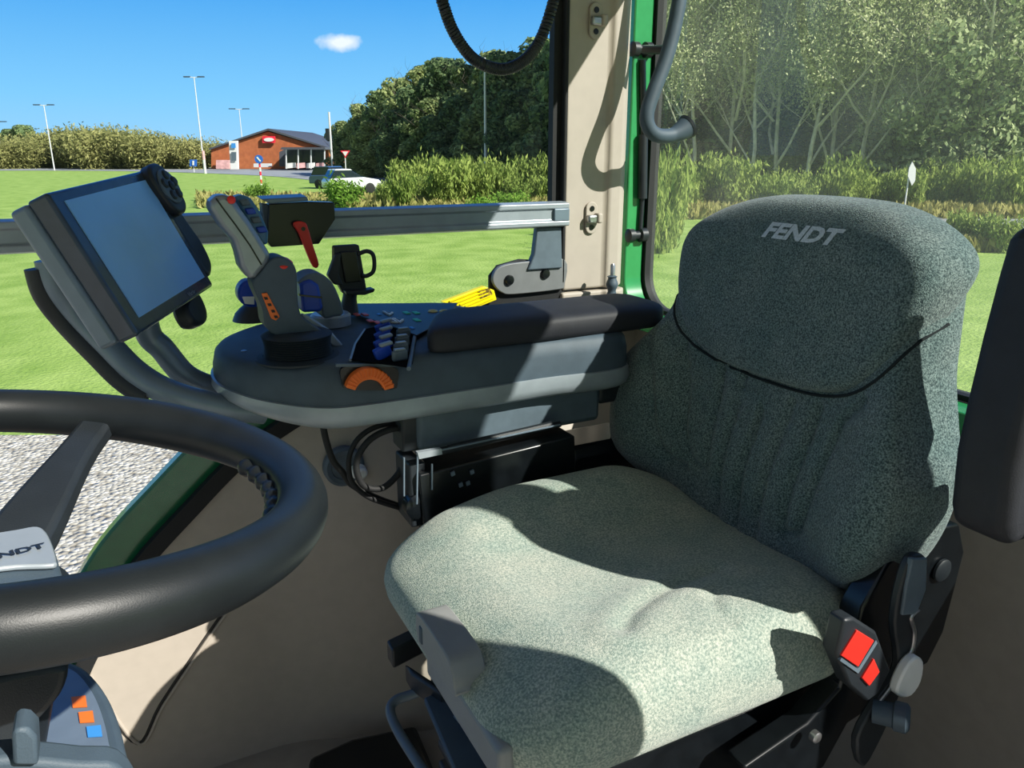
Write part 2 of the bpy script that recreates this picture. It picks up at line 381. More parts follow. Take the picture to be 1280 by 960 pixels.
# floor, roof, rear wall, left side
struct(MB().box((-1.35, -.80, 1.04), (.70, .86, 1.10)).build('floor', M['beige_dark']))
struct(MB().box((-1.4, -.86, 3.08), (.66, .92, 3.25)).build('ceiling', M['beige'], bevel=.02))
struct(MB().box((.615, -.86, 1.08), (.70, .90, 2.10)).build('wall_rear', M['beige_dark'], bevel=.01))
struct(MB().box((.12, -.88, 1.08), (.255, -.80, 3.08)).build('trim_3', M['beige'], bevel=.02))       # unseen left door pillar, placed to shade the cushion front
struct(MB().box((.33, -.88, 1.08), (.66, -.82, 1.95)).build('wall_left', M['beige_dark'], bevel=.01))
struct(MB().box((-1.42, -.86, 1.08), (-1.36, .86, 1.75)).build('wall_front', M['slate'], bevel=.01))  # unseen front wall, added to cut ambient light in the cab
# rear window: green frame in the plane x = .64
def rr(y0, y1, z0, z1, r, n=8):
    o = []
    for cx, cz, a in ((y1-r, z1-r, 0), (y0+r, z1-r, 90), (y0+r, z0+r, 180), (y1-r, z0+r, 270)):
        for k in range(n+1): q = math.radians(a+90*k/n); o.append((cx+r*math.cos(q), cz+r*math.sin(q)))
    return o
def frame(mb, o, i, x0, x1):
    n = len(o); v = [(x0, *p) for p in o]+[(x0, *p) for p in i]+[(x1, *p) for p in o]+[(x1, *p) for p in i]; f = []
    for k in range(n):
        j = (k+1) % n; f += [(k, j, n+j, n+k), (2*n+k, 3*n+k, 3*n+j, 2*n+j), (k, 2*n+k, 2*n+j, j), (n+k, n+j, 3*n+j, 3*n+k)]
    return mb.add(v, f)
pn = MB(); ro = rr(-.80, .81, 2.10, 3.04, .09); pn.add([(.650, y, z) for y, z in ro], [tuple(range(len(ro)))])
w2 = struct(pn.build('window_2', M['glass_rear']))
f1 = MB(); frame(f1, rr(-.86, .860, 2.06, 3.08, .11), rr(-.80, .806, 2.10, 3.04, .09), .575, .632); f1.build('window_frame', M['green'], w2, bevel=.004)
f2 = MB(); frame(f2, rr(-.82, .85, 2.08, 3.06, .1), rr(-.79, .796, 2.11, 3.03, .085), .633, .66); f2.build('window_seal', M['rubber'], w2)

# ================================================================== FITTINGS ON PILLAR AND REAR WINDOW
def hinge(z, x, label):
    t = thing('pillar_bracket', label, 'bracket', (x, .778, z), 'clip brackets on the beige pillar')
    o = [(x+.0165*math.sin(a)*1.0, z+.0165*math.cos(a)+(.022 if math.cos(a) > 0 else -.022)) for a in np.linspace(0, 2*math.pi, 40, endpoint=False)]
    MB().prism([(a, .778, b) for a, b in o], (0, -.006, 0)).build('plate', M['beige'], t, bevel=.002)
    for s in (1, -1): MB().lathe((x, .7715, z+s*.0225), (0, -1, 0), [(.0065, 0), (.0065, .0012), (.003, .0014)]).build('screw', M['black'], t)
    MB().box((x-.017, .757, z-.011), (x+.010, .772, z+.008)).build('loop', M['chrome'], t, bevel=.004)
    MB().box((x+.006, .752, z-.012), (x+.020, .773, z+.012)).build('catch', M['beige'], t, bevel=.004)
    return t
hinge(2.785, .444, 'upper oval beige bracket with two screws on the beige pillar')
hinge(2.345, .448, 'lower oval beige bracket with a metal clip on the beige pillar')

kn = thing('lever_knob', 'dark ribbed rubber knob with steel tip standing at the foot of the beige pillar', 'knob', (.520, .715, 2.08))
kx, ky = Y(765, 355, .715).x, .715
prof = [(.008, 2.08)]
for k in range(25):
    z = 2.09+.115*k/24; prof.append((.0125+.0025*math.cos(k/24*2*math.pi*3.5), z))
prof += [(.0125, 2.208), (.006, 2.211)]
MB().lathe((kx, ky, 0), (0, 0, 1), [(r, z) for r, z in prof]).build('grip', M['slate'], kn)
MB().lathe((kx, ky, 0), (0, 0, 1), [(.006, 2.205), (.006, 2.235), (.004, 2.239)]).build('tip', M['chrome'], kn)

wh = thing('window_stay', 'black telescopic stay running down the green rear window frame', 'window stay', (.6, .80, 2.3))
a_, b_ = Y(803, 62, .80), Y(801, 292, .80)
MB().tube([Y(803, 75, .80), Y(804, 190, .80)], .0085).build('rod', M['black'], wh)
MB().tube([Y(804, 168, .795), Y(803, 248, .795)], .012).build('cylinder', M['dark'], wh)
MB().tube([Y(803, 248, .80), Y(800, 292, .80)], .006).build('rod', M['dark'], wh)
for (px, py), nm in (((801, 62), 'upper'), ((795, 294), 'lower')):
    c = Y(px, py, .80)
    MB().lathe(c+Vector((-.028, 0, 0)), (1, 0, 0), [(.010, 0), (.017, .003), (.017, .018), (.011, .022), (.011, .036), (.018, .039), (.018, .056), (.012, .060)]).build('clamp', M['dark'], wh)
hd = thing('grab_handle', 'grey black bent tube handle with flared end in front of the rear window', 'handle', Y(850, 0, .66))
hp = [Y(*p, .66) for p in ((862, -75), (850, -5), (842, 38), (831, 78), (818, 112), (809, 140), (810, 157), (819, 168), (834, 170), (847, 166), (858, 159))]
hq = cr3(hp, 6); R_ = [.0165]*len(hq)
for k in range(9): R_[-1-k] = .0165+.010*(1-k/9)
MB().tube(hq, R_, 18).build('tube', M['slate'], hd)
MB().lathe(hq[-1], (hq[-1]-hq[-3]), [(.0265, -.002), (.0285, .004), (.024, .008)]).build('end_cap', M['dark'], hd)
MB().tube([Y(806, 62, .76), Y(832, 62, .69)], .010).build('mount', M['dark'], hd)

# coiled cord hanging from the roof
cd = MB(); ctl = cr3([Y(*p, .70) for p in ((505, -200), (530, -70), (551, -4), (566, 38), (588, 70), (612, 84), (634, 86), (657, 74), (676, 48), (692, 0), (703, -60), (712, -200))], 24)
hel = []; turns = 120; n = len(ctl)*8
for i in range(n):
    u = i/(n-1)*(len(ctl)-1); k = min(int(u), len(ctl)-2); p = ctl[k].lerp(ctl[k+1], u-k); t = (ctl[k+1]-ctl[k]).normalized()
    a = Vector((0, 1, 0)); a = (a-t*a.dot(t)).normalized(); b = t.cross(a); q = 2*math.pi*turns*i/(n-1)
    hel.append(p+.0085*(math.cos(q)*a+math.sin(q)*b))
cd.tube(hel, .0042, 6); tag(cd.build('coiled_cord', M['dark'], org=(.1, .7, 3.08)), 'dark coiled cord hanging in a loop from the roof at the side window', 'cord')

# ================================================================== SIDE RAIL
rl = thing('window_rail', 'grey metal guard rail running across the side window above the console', 'rail', (.3, .78, 2.35))
MB().prism([(-1.3, .750, 2.332), (-1.3, .780, 2.326), (-1.3, .780, 2.388), (-1.3, .752, 2.384), (-1.3, .752, 2.372), (-1.3, .757, 2.370), (-1.3, .757, 2.346), (-1.3, .750, 2.343)], (1.672, 0, 0)).build('bar', M['silver'], rl, bevel=.002)
MB().box((.33, .749, 2.343), (.371, .78, 2.372)).build('end_clamp', M['tube'], rl, bevel=.002)
MB().slab([(672, 284), (702, 284), (703, 335), (660, 338), (668, 318)], .765, .02).build('upright', M['slate_light'], rl, bevel=.003)
pp = [(706, 324), (706, 356), (698, 362), (642, 368), (628, 366), (619, 358), (616, 349), (620, 338), (632, 331), (660, 327)]
MB().slab(crom(pp, 4), .772, .012).build('mounting_plate', M['steelgrey'], rl, bevel=.002)
pb_ = [(706, 328), (706, 380), (660, 386), (605, 392), (612, 372), (612, 345), (622, 332), (650, 324)]
MB().slab(pb_, .786, .010).build('backing_gasket', M['rubber'], rl, bevel=.002)
for p in ((636, 350), (681, 342)):
    MB().lathe(Y(*p, .773), (0, -1, 0), [(.0125, 0), (.0125, .004), (.010, .008), (.003, .0085)], 20).build('bolt', M['black'], rl)

# yellow ribbed marker
yl = thing('warning_label', 'yellow ribbed warning tag lying by the lower corner of the side window', 'warning tag', Y(590, 385, .76))
q = [Y(*p, .765) for p in ((553, 378), (606, 358), (618, 363), (621, 375), (588, 388))]
MB().prism(q, (0, .018, 0)).build('body', M['yellow'], yl, bevel=.002)
for k in range(5):
    t = k/4; a = Y(562, 377, .763).lerp(Y(588, 385, .763), t); b = Y(603, 361, .763).lerp(Y(617, 372, .763), t); MB().tube([a, b], .0022, 6).build('rib', M['yellow'], yl)
MB().prism([Y(*p, .762) for p in ((598, 364), (612, 360), (616, 368), (602, 374))], (0, .003, 0)).build('printed_symbol', mat('ochre print', (.25, .17, .01), .6, var=.8, vscale=200), yl)

# ================================================================== ARMREST CONSOLE
cn = thing('armrest_console', 'dark grey armrest console with silver edge carrying the drive joystick', 'armrest console', (-.15, .45, 1.995))
near = [(.24, .31), (.05, .302), (-.15, .300), (-.28, .302), (-.365, .318), (-.43, .36), (-.468, .43), (-.478, .51), (-.462, .59), (-.415, .66), (-.35, .715), (-.25, .765), (-.12, .785), (.03, .745), (.08, .66), (.14, .55), (.24, .52)]
CO = crom(near, 6); 
def grow(o, d):
    n = len(o); out = []
    for i in range(n):
        a = o[i-1]; b = o[(i+1) % n]; tx, ty = b[0]-a[0], b[1]-a[1]; L_ = math.hypot(tx, ty); out.append((o[i][0]-ty/L_*d, o[i][1]+tx/L_*d))
    return out
if sum(a[0]*b[1]-b[0]*a[1] for a, b in zip(near, near[1:]+near[:1])) < 0: sgn = 1
else: sgn = -1
def nose(x, y): return sm(-.30, -.50, x)
def shell(mb, lev):                    # stacked outlines (offset outward, z function)
    n = len(CO); v = []; f = []
    for d, zf in lev:
        o = grow(CO, sgn*d); v += [(a, b, zf(a, b)) for a, b in o]
    for k in range(len(lev)-1):
        for i in range(n): j = (i+1) % n; f.append((k*n+i, k*n+j, (k+1)*n+j, (k+1)*n+i))
    f.append(tuple(range(n))); f.append(tuple(range((len(lev)-1)*n, len(lev)*n)))
    return mb.add(v, f)
ZT = 2.182
shell(MB(), [(-.012, lambda x, y: 2.105+.02*nose(x, y)), (-.002, lambda x, y: 2.112+.02*nose(x, y)), (-.003, lambda x, y: 2.150), (-.008, lambda x, y: ZT-.012), (-.016, lambda x, y: ZT-.004), (-.030, lambda x, y: ZT)]).build('top_shell', M['slate'], cn)
shell(MB(), [(-.05, lambda x, y: 2.074+.034*nose(x, y)), (-.012, lambda x, y: 2.073+.034*nose(x, y)), (-.001, lambda x, y: 2.080+.034*nose(x, y)), (.004, lambda x, y: 2.094+.028*nose(x, y)), (.002, lambda x, y: 2.112+.022*nose(x, y)), (-.012, lambda x, y: 2.116+.022*nose(x, y))]).build('edge_trim', M['silver'], cn)
MB().box((-.175, .335, 1.998), (.20, .48, 2.078)).build('under_tray', M['slate_light'], cn, bevel=.012)
MB().box((-.20, .345, 2.0), (-.165, .40, 2.078)).build('bracket', M['dark'], cn, bevel=.004)
MB().box((.195, .335, 2.03), (.29, .47, 2.105)).build('pivot_block', M['dark'], cn, bevel=.01)
# padded armrest
pm = MB(); v = []; sec = 36
xs = [-.158, -.156, -.150, -.140, -.125, -.10, -.05, .05, .15, .25, .31, .33, .342, .345]
sc_ = [.55, .72, .86, .94, .985, 1, 1, 1, 1, 1, .98, .9, .75, .5]
for x, s_ in zip(xs, sc_):
    for k in range(sec):
        q = 2*math.pi*k/sec; c_, s2 = math.cos(q), math.sin(q)
        yy = .387+.083*s_*math.copysign(abs(c_)**.5, c_); zz = 2.199+.027*s_*math.copysign(abs(s2)**.55, s2)-.018*sm(-.1, .34, x)*0
        v.append((x+.55*(yy-.304)*sm(.10, -.16, x)-.012, yy, zz))
f = [(i*sec+k, i*sec+(k+1) % sec, (i+1)*sec+(k+1) % sec, (i+1)*sec+k) for i in range(len(xs)-1) for k in range(sec)]+[tuple(range(sec)), tuple(range((len(xs)-1)*sec, len(xs)*sec))]
pm.add(v, f).build('armrest_pad', M['pad'], cn, ang=60)
# joystick with gaiter
YJ = .415
js = MB().slab(crom([(316, 355), (326, 340), (338, 325), (350, 321), (364, 327), (371, 340), (372, 365), (376, 392), (390, 405), (408, 418), (411, 428), (386, 432), (354, 424), (333, 410), (328, 386)], 4), YJ-.028, .058).build('joystick', M['slate'], cn, bevel=.010, seg=4)
MB().slab([(260, 259), (263, 251), (270, 245), (280, 242), (291, 247), (300, 260), (312, 276), (325, 296), (339, 319), (336, 328), (320, 348), (311, 350), (300, 334), (296, 316), (290, 300), (276, 284)], YJ-.030, .050).build('grip_head', M['headmetal'], js, bevel=.008, seg=3)
MB().tube([Y(*p, YJ-.0305) for p in ((270, 248), (280, 262), (295, 282), (312, 306), (327, 331))], .0012, 6).build('head_seam', M['black'], js)
MB().slab([(292, 246), (303, 243), (314, 248), (326, 266), (336, 290), (335, 306), (328, 306), (312, 282), (300, 260)], YJ+.012, .035).build('switch_head', M['bluegrey'], js, bevel=.006, seg=3)
for p in ((306, 253), (313, 264), (320, 275), (327, 287)):
    c = Y(*p, YJ+.010); MB().fbox(c, (1, 0, .1), (0, 1, 0), (-.4, 0, 1), .014, .008, .010).build('head_button', M['blue'] if p[0] % 2 else M['slate_light'], js, bevel=.002)
c = Y(289, 250, YJ-.031); MB().lathe(c, (0, -1, .2), [(.006, 0), (.006, .003), (.003, .005)]).build('red_button', M['red'], js)
c = Y(352, 328, YJ-.012); MB().lathe(c+Vector((0, 0, -.003)), (.1, -.35, 1), [(.017, -.004), (.017, .004), (.012, .008), (.004, .009)]).build('red_button', M['red'], js)
MB().slab([(327, 367), (334, 366), (350, 396), (345, 401), (339, 398)], YJ-.0305, .008).build('orange_strip', M['orange'], js, bevel=.001)
for p in ((332.5, 373), (337, 381), (341.5, 389), (345, 396)):
    MB().fbox(Y(*p, YJ-.0312), (1, 0, 0), (0, 1, 0), (-.35, 0, 1), .005, .003, .004).build('strip_key', M['seam'], js)
MB().slab([(377, 392), (388, 396), (412, 412), (428, 430), (430, 437), (424, 440), (408, 426), (385, 420)], YJ+.015, .012).build('wrist_wing', M['silver'], js, bevel=.003)
gc = Z(372, 446, ZT); gx, gy = gc.x, YJ+.003
gp = []
for k in range(22): gp.append((.055-.004*math.sin(k/21*math.pi)+.0022*math.cos(k*math.pi), .001+.040*k/21))
MB().lathe((gx+.004, gy-.02, ZT-.004), (0, 0, 1), [(.07, .0), (.07, .003), (.056, .006)]+gp+[(.03, .044)], 36).build('gaiter', M['darkslate'], js)
MB().lathe((Z(305, 439, ZT).x, Z(305, 439, ZT).y, ZT), (0, 0, 1), [(.005, -.002), (.005, .001), (.002, .002)], 12).build('screw', M['chrome'], cn)
rc = [Y(*p, .3005) for p in ((326, 448), (412, 462), (402, 483), (330, 492))]
# cross lever behind the joystick
YC = .52
cl = MB().slab(crom([(374, 356), (381, 345), (395, 341), (408, 346), (420, 361), (430, 391), (418, 396), (404, 397), (398, 372)], 4), YC-.03, .06).build('cross_lever', M['slate_light'], cn, bevel=.012, seg=4)
MB().slab([(375, 354), (388, 349), (399, 356), (404, 384), (402, 390), (378, 391)], YC-.036, .045).build('blue_cap', M['blue'], cl, bevel=.005)
MB().slab([(374, 368), (403, 371), (403, 373), (374, 370)], YC-.038, .01).build('groove', M['black'], cl)
MB().lathe(Z(417, 404, 2.19)+Vector((0, .02, 0)), (0, 0, 1), [(.038, -.006), (.038, .012), (.034, .016)], 28).build('collar', M['silver'], cl)
lb = MB().slab(crom([(298, 362), (306, 352), (318, 352), (328, 366), (328, 382), (310, 384), (299, 375)], 3), .56, .04).build('front_lever', M['blue'], cn, bevel=.006)
MB().slab([(303, 371), (318, 371), (318, 381), (306, 380)], .557, .006).build('white_mark', M['white'], lb, bevel=.001)
MB().lathe(Z(318, 398, ZT)+Vector((0, .0, 0)), (0, 0, 1), [(.042, -.002), (.036, .012), (.026, .022), (.016, .03)], 24).build('lever_boot', M['dark'], lb)
# valve lever bay
tz = ZT+.0008
bay = [Z(*p, tz) for p in ((438, 450), (444, 430), (456, 412), (480, 407), (521, 420), (516, 455), (511, 460))]
MB().prism(bay, (0, 0, .0012)).build('lever_bay', M['cavity'], cn)
bx = bay[3]
for k in range(4):
    a = Z(474+0.5*k, 450-10.5*k, ZT); b = a+Vector((-.004, -.008, .026))
    lv = MB().fbox(a+Vector((.006, 0, .012)), (1, .1, .35), (-.1, 1, 0), (-.35, 0, 1), .028, .0125, .020).build('valve_lever', M['blue'], cn, bevel=.003)
    MB().fbox(a+Vector((.012, 0, .025)), (1, .1, .15), (-.1, 1, 0), (-.3, 0, 1), .022, .011, .006).build('lever_face', M['silver'], lv, bevel=.002)
    c2 = Z(500+1.5*k, 452-9.3*k, ZT)
    g_ = MB().fbox(c2+Vector((.0, 0, .010)), (1, .1, .0), (-.1, 1, 0), (0, 0, 1), .026, .011, .018).build('valve_lever', M['slate_light'], cn, bevel=.004)
    MB().fbox(c2+Vector((.0, 0, .020)), (1, .1, .0), (-.1, 1, 0), (0, 0, 1), .018, .008, .003).build('lever_face', M['silver'], g_, bevel=.001)
MB().tube([Z(519, 418, ZT+.004), Z(515, 440, ZT+.004), Z(511, 461, ZT+.004)], .0035, 8).build('bay_edge', M['slate_light'], cn)
MB().tube([Z(*p, ZT+.001) for p in ((438, 450), (444, 430), (456, 412))], .0025, 8).build('bay_edge', M['silver'], cn)
# orange thumb wheel in the near edge
rec = crom([(426, 462), (440, 458), (480, 458), (497, 462), (497, 478), (490, 487), (436, 487), (428, 478)], 3)
tw = MB().slab(rec, .2985, .006).build('thumb_wheel_recess', M['black'], cn)
wc = Y(463, 497, .296)
oarc = [(463+31*math.cos(a), 491-31*math.sin(a)) for a in np.linspace(.2, math.pi-.2, 26)]+[(463+19*math.cos(a), 494-19*math.sin(a)) for a in np.linspace(math.pi-.3, .3, 26)]
wheel_ = MB().slab(oarc, .286, .014).build('thumb_wheel', M['orange'], cn, bevel=.002)
for a in np.linspace(.35, math.pi-.35, 15):
    p, q = Y(463+20*math.cos(a), 491-20*math.sin(a), .2855), Y(463+31*math.cos(a), 491-31*math.sin(a), .2855)
    MB().tube([p, q], .0014, 6).build('ridge', M['orange'], wheel_)
MB().slab([(420, 455), (500, 455), (500, 458.5), (420, 458.5)], .2975, .004).build('recess_lip', M['slate_light'], cn)
# keypad
kz = ZT+.006
kp = MB().prism([Z(*p, kz) for p in ((438, 381), (572, 380), (560, 400), (521, 421), (478, 405), (448, 396))], (0, 0, .003)).build('keypad', M['dark'], cn, bevel=.001)
def key(px, py, m, w=.011, d=.024, nm='key'):
    c = Z(px, py, kz+.0035); MB().fbox(c, (1, 0, 0), (0, 1, 0), (0, 0, 1), w, d, .003).build(nm, M[m], kp, bevel=.002)
for p in ((446, 393), (456, 393), (463, 401), (472, 403)): key(*p, 'iconred')
for p in ((474, 393), (503, 411), (515, 410)): key(*p, 'iconblue', .007, .016)
for p in ((508, 391), (520, 391), (521, 400)): key(*p, 'icongreen')
for p, d in (((487, 392), 1), ((488, 402), -1), ((500, 401), 1)):
    c = Z(*p, kz+.0034); s_ = .008*d
    k_ = MB().prism([c+Vector((-s_, -.022, 0)), c+Vector((s_, 0, 0)), c+Vector((-s_, .022, 0))], (0, 0, .003)).build('arrow_key', M['iconwhite'], kp)
    MB().prism([c+Vector((-s_*.55, -.011, .0005)), c+Vector((s_*.45, 0, .0005)), c+Vector((-s_*.55, .011, .0005))], (0, 0, .0032)).build('arrow_centre', M['dark'], k_)
for p in ((541, 389), (555, 389)):
    c = Z(*p, kz+.004); MB().ring(c, (0, 0, 1), (1, 0, 0), .008, .0022, 20, 8).build('ring_key', mat('key yellow', (.6, .55, .25), .5), kp)

# ================================================================== TERMINAL
TC = Vector((-.559, .467, 2.363)); TU = Vector((.457, .886, .078)).normalized(); TV = Vector((-.392, .122, .912)).normalized(); TN = -Vector((-.799, .447, -.403)).normalized()
TW, TH = .289, .214
def T(a, b, h=0): return TC+TU*a+TV*b+TN*h
tm = thing('display_terminal', 'large touch screen terminal tilted on two grey tube arms', 'screen', (-.45, .45, 2.15))
MB().prism([T(-TW/2, -TH/2, -.034), T(TW/2, -TH/2, -.034), T(TW/2, TH/2, -.034), T(-TW/2, TH/2, -.034)], TN*.033).build('housing', M['bezel'], tm, bevel=.005, seg=3)
MB().prism([T(-TW/2-.004, -TH/2+.002, -.062), T(TW/2-.02, -TH/2+.01, -.062), T(TW/2-.02, TH/2-.01, -.062), T(-TW/2-.004, TH/2-.002, -.062)], TN*.030).build('back_shell', M['tube'], tm, bevel=.007, seg=3)
sx0, sx1, sy0, sy1 = -TW/2+.026, TW/2-.018, -TH/2+.020, TH/2-.016
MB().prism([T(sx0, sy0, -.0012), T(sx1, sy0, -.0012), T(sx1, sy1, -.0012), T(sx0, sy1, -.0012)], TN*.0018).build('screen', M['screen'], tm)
MB().text('Vario', T(.055, -TH/2+.010, .0), TU, TV, .01, .0006, .01, .15, fit=(.026, .007)).build('lettering', M['tube'], tm)
# push-button pod on the far upper corner, with grip edge
pod = MB(); po = crom([(TW/2-.022, TH/2-.014), (TW/2+.000, TH/2+.004), (TW/2+.034, TH/2-.004), (TW/2+.046, TH/2-.058), (TW/2+.032, TH/2-.082), (TW/2+.002, TH/2-.084), (TW/2-.016, TH/2-.056)], 5)
pod_ = pod.prism([T(a, b, -.010) for a, b in po], TN*.024).build('button_pod', M['dark'], tm, bevel=.006, seg=3)
pc = (TW/2+.014, TH/2-.038)
MB().lathe(T(*pc, .014), TN, [(.030, -.002), (.030, .002), (.027, .004)], 30).build('pod_ring', M['slate_light'], pod_)
for k in range(5):
    a = k*2*math.pi/5+.3; MB().lathe(T(pc[0]+.019*math.cos(a), pc[1]+.019*math.sin(a), .0175), TN, [(.0085, 0), (.0085, .002), (.006, .004)], 14).build('pod_button', M['dark'], pod_)
MB().lathe(T(*pc, .0175), TN, [(.008, 0), (.008, .003), (.005, .005)], 14).build('pod_button', M['dark'], pod_)
gr = crom([(TW/2-.006, TH/2-.055), (TW/2+.034, TH/2-.040), (TW/2+.044, TH/2-.10), (TW/2+.052, -TH/2+.070), (TW/2+.040, -TH/2+.030), (TW/2+.004, -TH/2+.022), (TW/2-.004, 0)], 5)
MB().prism([T(a, b, -.040) for a, b in gr], TN*.038).build('side_grip', M['dark'], tm, bevel=.008, seg=3)
MB().prism([T(a, b, -.055) for a, b in crom([(.07, -TH/2-.002), (.13, -TH/2+.004), (.128, -TH/2-.030), (.10, -TH/2-.048), (.062, -TH/2-.036)], 5)], TN*.03).build('clamp_knob', M['dark'], tm, bevel=.008)
arm1 = cr3([Y(62, 325, .50), Y(72, 358, .50), Y(97, 392, .50), Y(135, 432, .48), Y(172, 468, .46), Y(215, 492, .44), Y(275, 508, .44), Y(330, 515, .45)], 6)
MB().tube(arm1, .021, 16).build('arm', M['tube'], tm)
MB().tube([p+Vector((-.018, .004, -.012)) for p in arm1[:-14]], .018, 14).build('cable_cover', M['dark'], tm)
arm2 = cr3([T(.03, -TH/2+.03, -.07), Y(186, 418, .53), Y(203, 436, .53), Y(228, 466, .52), Y(252, 480, .52), Y(285, 490, .52)], 6)
MB().tube(arm2, .0205, 16).build('arm', M['tube'], tm)
MB().fbox(T(-.02, 0, -.075), TU, TV, TN, .10, .12, .03).build('mount_plate', M['dark'], tm, bevel=.006)

# ================================================================== CLAMP BOX ON THE RAIL, PHONE HOLDER
bb = thing('clamp_box', 'black angular sheet metal clamp box with red lever fixed to the window rail', 'clamp box', (-.26, .735, 2.35))
MB().slab([(336, 255), (384, 252), (418, 253), (419, 274), (399, 305), (339, 309), (334, 302)], .715, .035).build('box', M['black'], bb, bevel=.002)
MB().prism([Y(*p, .712) for p in ((326, 249), (384, 246), (386, 251), (338, 255))], (0, .05, .004)).build('top_plate', M['tube'], bb, bevel=.002)
MB().slab([(327, 254), (338, 256), (336, 293), (330, 285)], .722, .03).build('side_flange', M['slate'], bb, bevel=.002)
lv = MB().slab(crom([(367, 281), (372, 277), (381, 278), (385, 284), (392, 308), (399, 331), (392, 334), (382, 312), (374, 292)], 3), .698, .012).build('lever', M['red'], bb, bevel=.003)
MB().lathe(Y(379, 286, .697), (0, -1, 0), [(.004, 0), (.004, .002)], 14).build('lever_pin', M['black'], lv)
ph = thing('phone_holder', 'small black phone holder with side loop standing on the console keypad', 'phone holder', (-.2, .64, 2.19))
MB().slab([(418, 308), (449, 306), (459, 364), (430, 368), (418, 346)], .625, .022).build('back_plate', M['dark'], ph, bevel=.003)
MB().slab([(425, 315), (446, 314), (452, 352), (432, 354)], .618, .010).build('cushion', M['black'], ph, bevel=.002)
MB().slab([(410, 345), (420, 318), (427, 316), (424, 344), (430, 357), (418, 356)], .616, .018).build('jaw', M['dark'], ph, bevel=.003)
MB().tube(cr3([Y(*p, .622) for p in ((447, 318), (458, 314), (466, 318), (468, 330), (466, 340), (458, 345), (452, 344))], 5), .0042, 10).build('jaw', M['dark'], ph)
MB().slab([(432, 364), (459, 363), (469, 361), (468, 365), (456, 369), (434, 369)], .605, .03).build('bottom_lip', M['dark'], ph, bevel=.002)
MB().tube([Y(440, 350, .650), Y(437, 372, .655), Y(436, 392, .655)], [.014, .014, .02], 14).build('stem', M['dark'], ph)
ORG_ph = ph

# ================================================================== SEAT
st = thing('operator_seat', 'green grey fabric driver seat with tall backrest and black frame', 'seat', (.0, .0, 1.10))
# seat base and suspension
MB().box((-.22, -.20, 1.62), (.26, .20, 1.765)).build('seat_pan', M['black'], st, bevel=.01)
MB().box((-.20, -.17, 1.10), (.24, .17, 1.60)).build('suspension', M['dark'], st, bevel=.02)
for k in range(5): MB().box((-.215, -.185, 1.38+.045*k), (.255, .185, 1.40+.045*k)).build('bellows_fold', M['dark'], st, bevel=.006)
# cushion
def rect_out(x0, x1, y0, y1, r, n=10):
    return rr(x0, x1, y0, y1, r, n)
co = rr(-.285, .315, -.248, .298, .10, 10)
def dens(o, step=.012):
    out = []
    for i in range(len(o)):
        a, b = o[i], o[(i+1) % len(o)]; L_ = math.hypot(b[0]-a[0], b[1]-a[1]); m_ = max(1, int(L_/step))
        for k in range(m_): out.append((a[0]+(b[0]-a[0])*k/m_, a[1]+(b[1]-a[1])*k/m_))
    return out
co = dens(co)
def gro(d, w=.006, h=.006): return -h*math.exp(-(d/w)**2)
def seg_d(x, y, P):
    best = 9
    for (a, b), (c, d) in zip(P, P[1:]):
        ux, uy = c-a, d-b; t = max(0, min(1, ((x-a)*ux+(y-b)*uy)/(ux*ux+uy*uy+1e-12))); best = min(best, math.hypot(x-a-t*ux, y-b-t*uy))
    return best
arc1 = [Z(*p, 1.885)[:2] for p in ((905, 738), (870, 752), (830, 772), (800, 800), (790, 822))]
arc2 = [Z(*p, 1.885)[:2] for p in ((905, 775), (902, 790), (908, 805), (925, 812))]
crs = [Z(*p, 1.885)[:2] for p in ((560, 700), (640, 700), (740, 712), (850, 740))]
def cush(a, b, r, side):
    b_ = b; b = b-.02
    e = max(0, 1-r**9)**.42
    if side > 0:
        h = .075*e
        if r < .995:
            h += (.010 if b < 0 else .036)*sm(.06, .21, abs(b))*sm(.32, .15, a)*sm(-.27, -.02, a)*sm(1, .86, r) - .010*sm(.22, .0, abs(b))*sm(-.25, -.05, a)
            h -= .030*sm(-.15, -.30, a)*e
            h += gro(seg_d(a, b, arc1), .012, .005)+gro(seg_d(a, b, arc2), .009, .004)+gro(seg_d(a, b, crs), .008, .0015)
            s_ = seg_d(a, b, arc1)
            if b < -.05: h += .003*math.exp(-((s_-.03)/.02)**2)
        return Vector((a, b_, 1.838+h))
    return Vector((a, b_, 1.838-.060*max(0, 1-r**12)**.5))
MB().pillow(co, (.015, .02), cush, 44, 2.0).build('seat_cushion', M['fabric_sunlit'], st, ang=80)
# backrest
def bplane(z): return .325+(z-1.88)*.17
hw = [(1.855, .0), (1.857, .13), (1.868, .19), (1.895, .243), (1.95, .287), (2.02, .307), (2.09, .303), (2.15, .282), (2.21, .262), (2.28, .250), (2.345, .238), (2.39, .212), (2.415, .165), (2.428, .09), (2.43, 0)]
bo = crom([(y, z) for z, y in hw]+[(-y, z) for z, y in hw[::-1]][1:-1], 6)
bo = dens([(y+.032+(.055*sm(2.24, 2.08, z)*sm(1.83, 1.95, z) if y > 0 else 0), z) for y, z in bo], .008)
chan = []
for y0, y1, zt, zb in ((.10, .075, 2.165, 1.98), (.045, .04, 2.15, 1.90), (-.01, -.005, 2.14, 1.90), (-.065, -.05, 2.13, 1.90), (-.115, -.105, 2.135, 1.93)):
    chan.append([(y0, zt), ((y0+y1)/2, (zt+zb)/2), (y1, zb)])
chan.append([(.235, 2.19), (.19, 2.17), (.165, 2.10), (.145, 2.02), (.115, 1.975), (.09, 1.972)])
chan.append([(.265, 2.16), (.235, 2.10), (.205, 2.02), (.18, 1.975), (.15, 1.955), (.125, 1.96)])
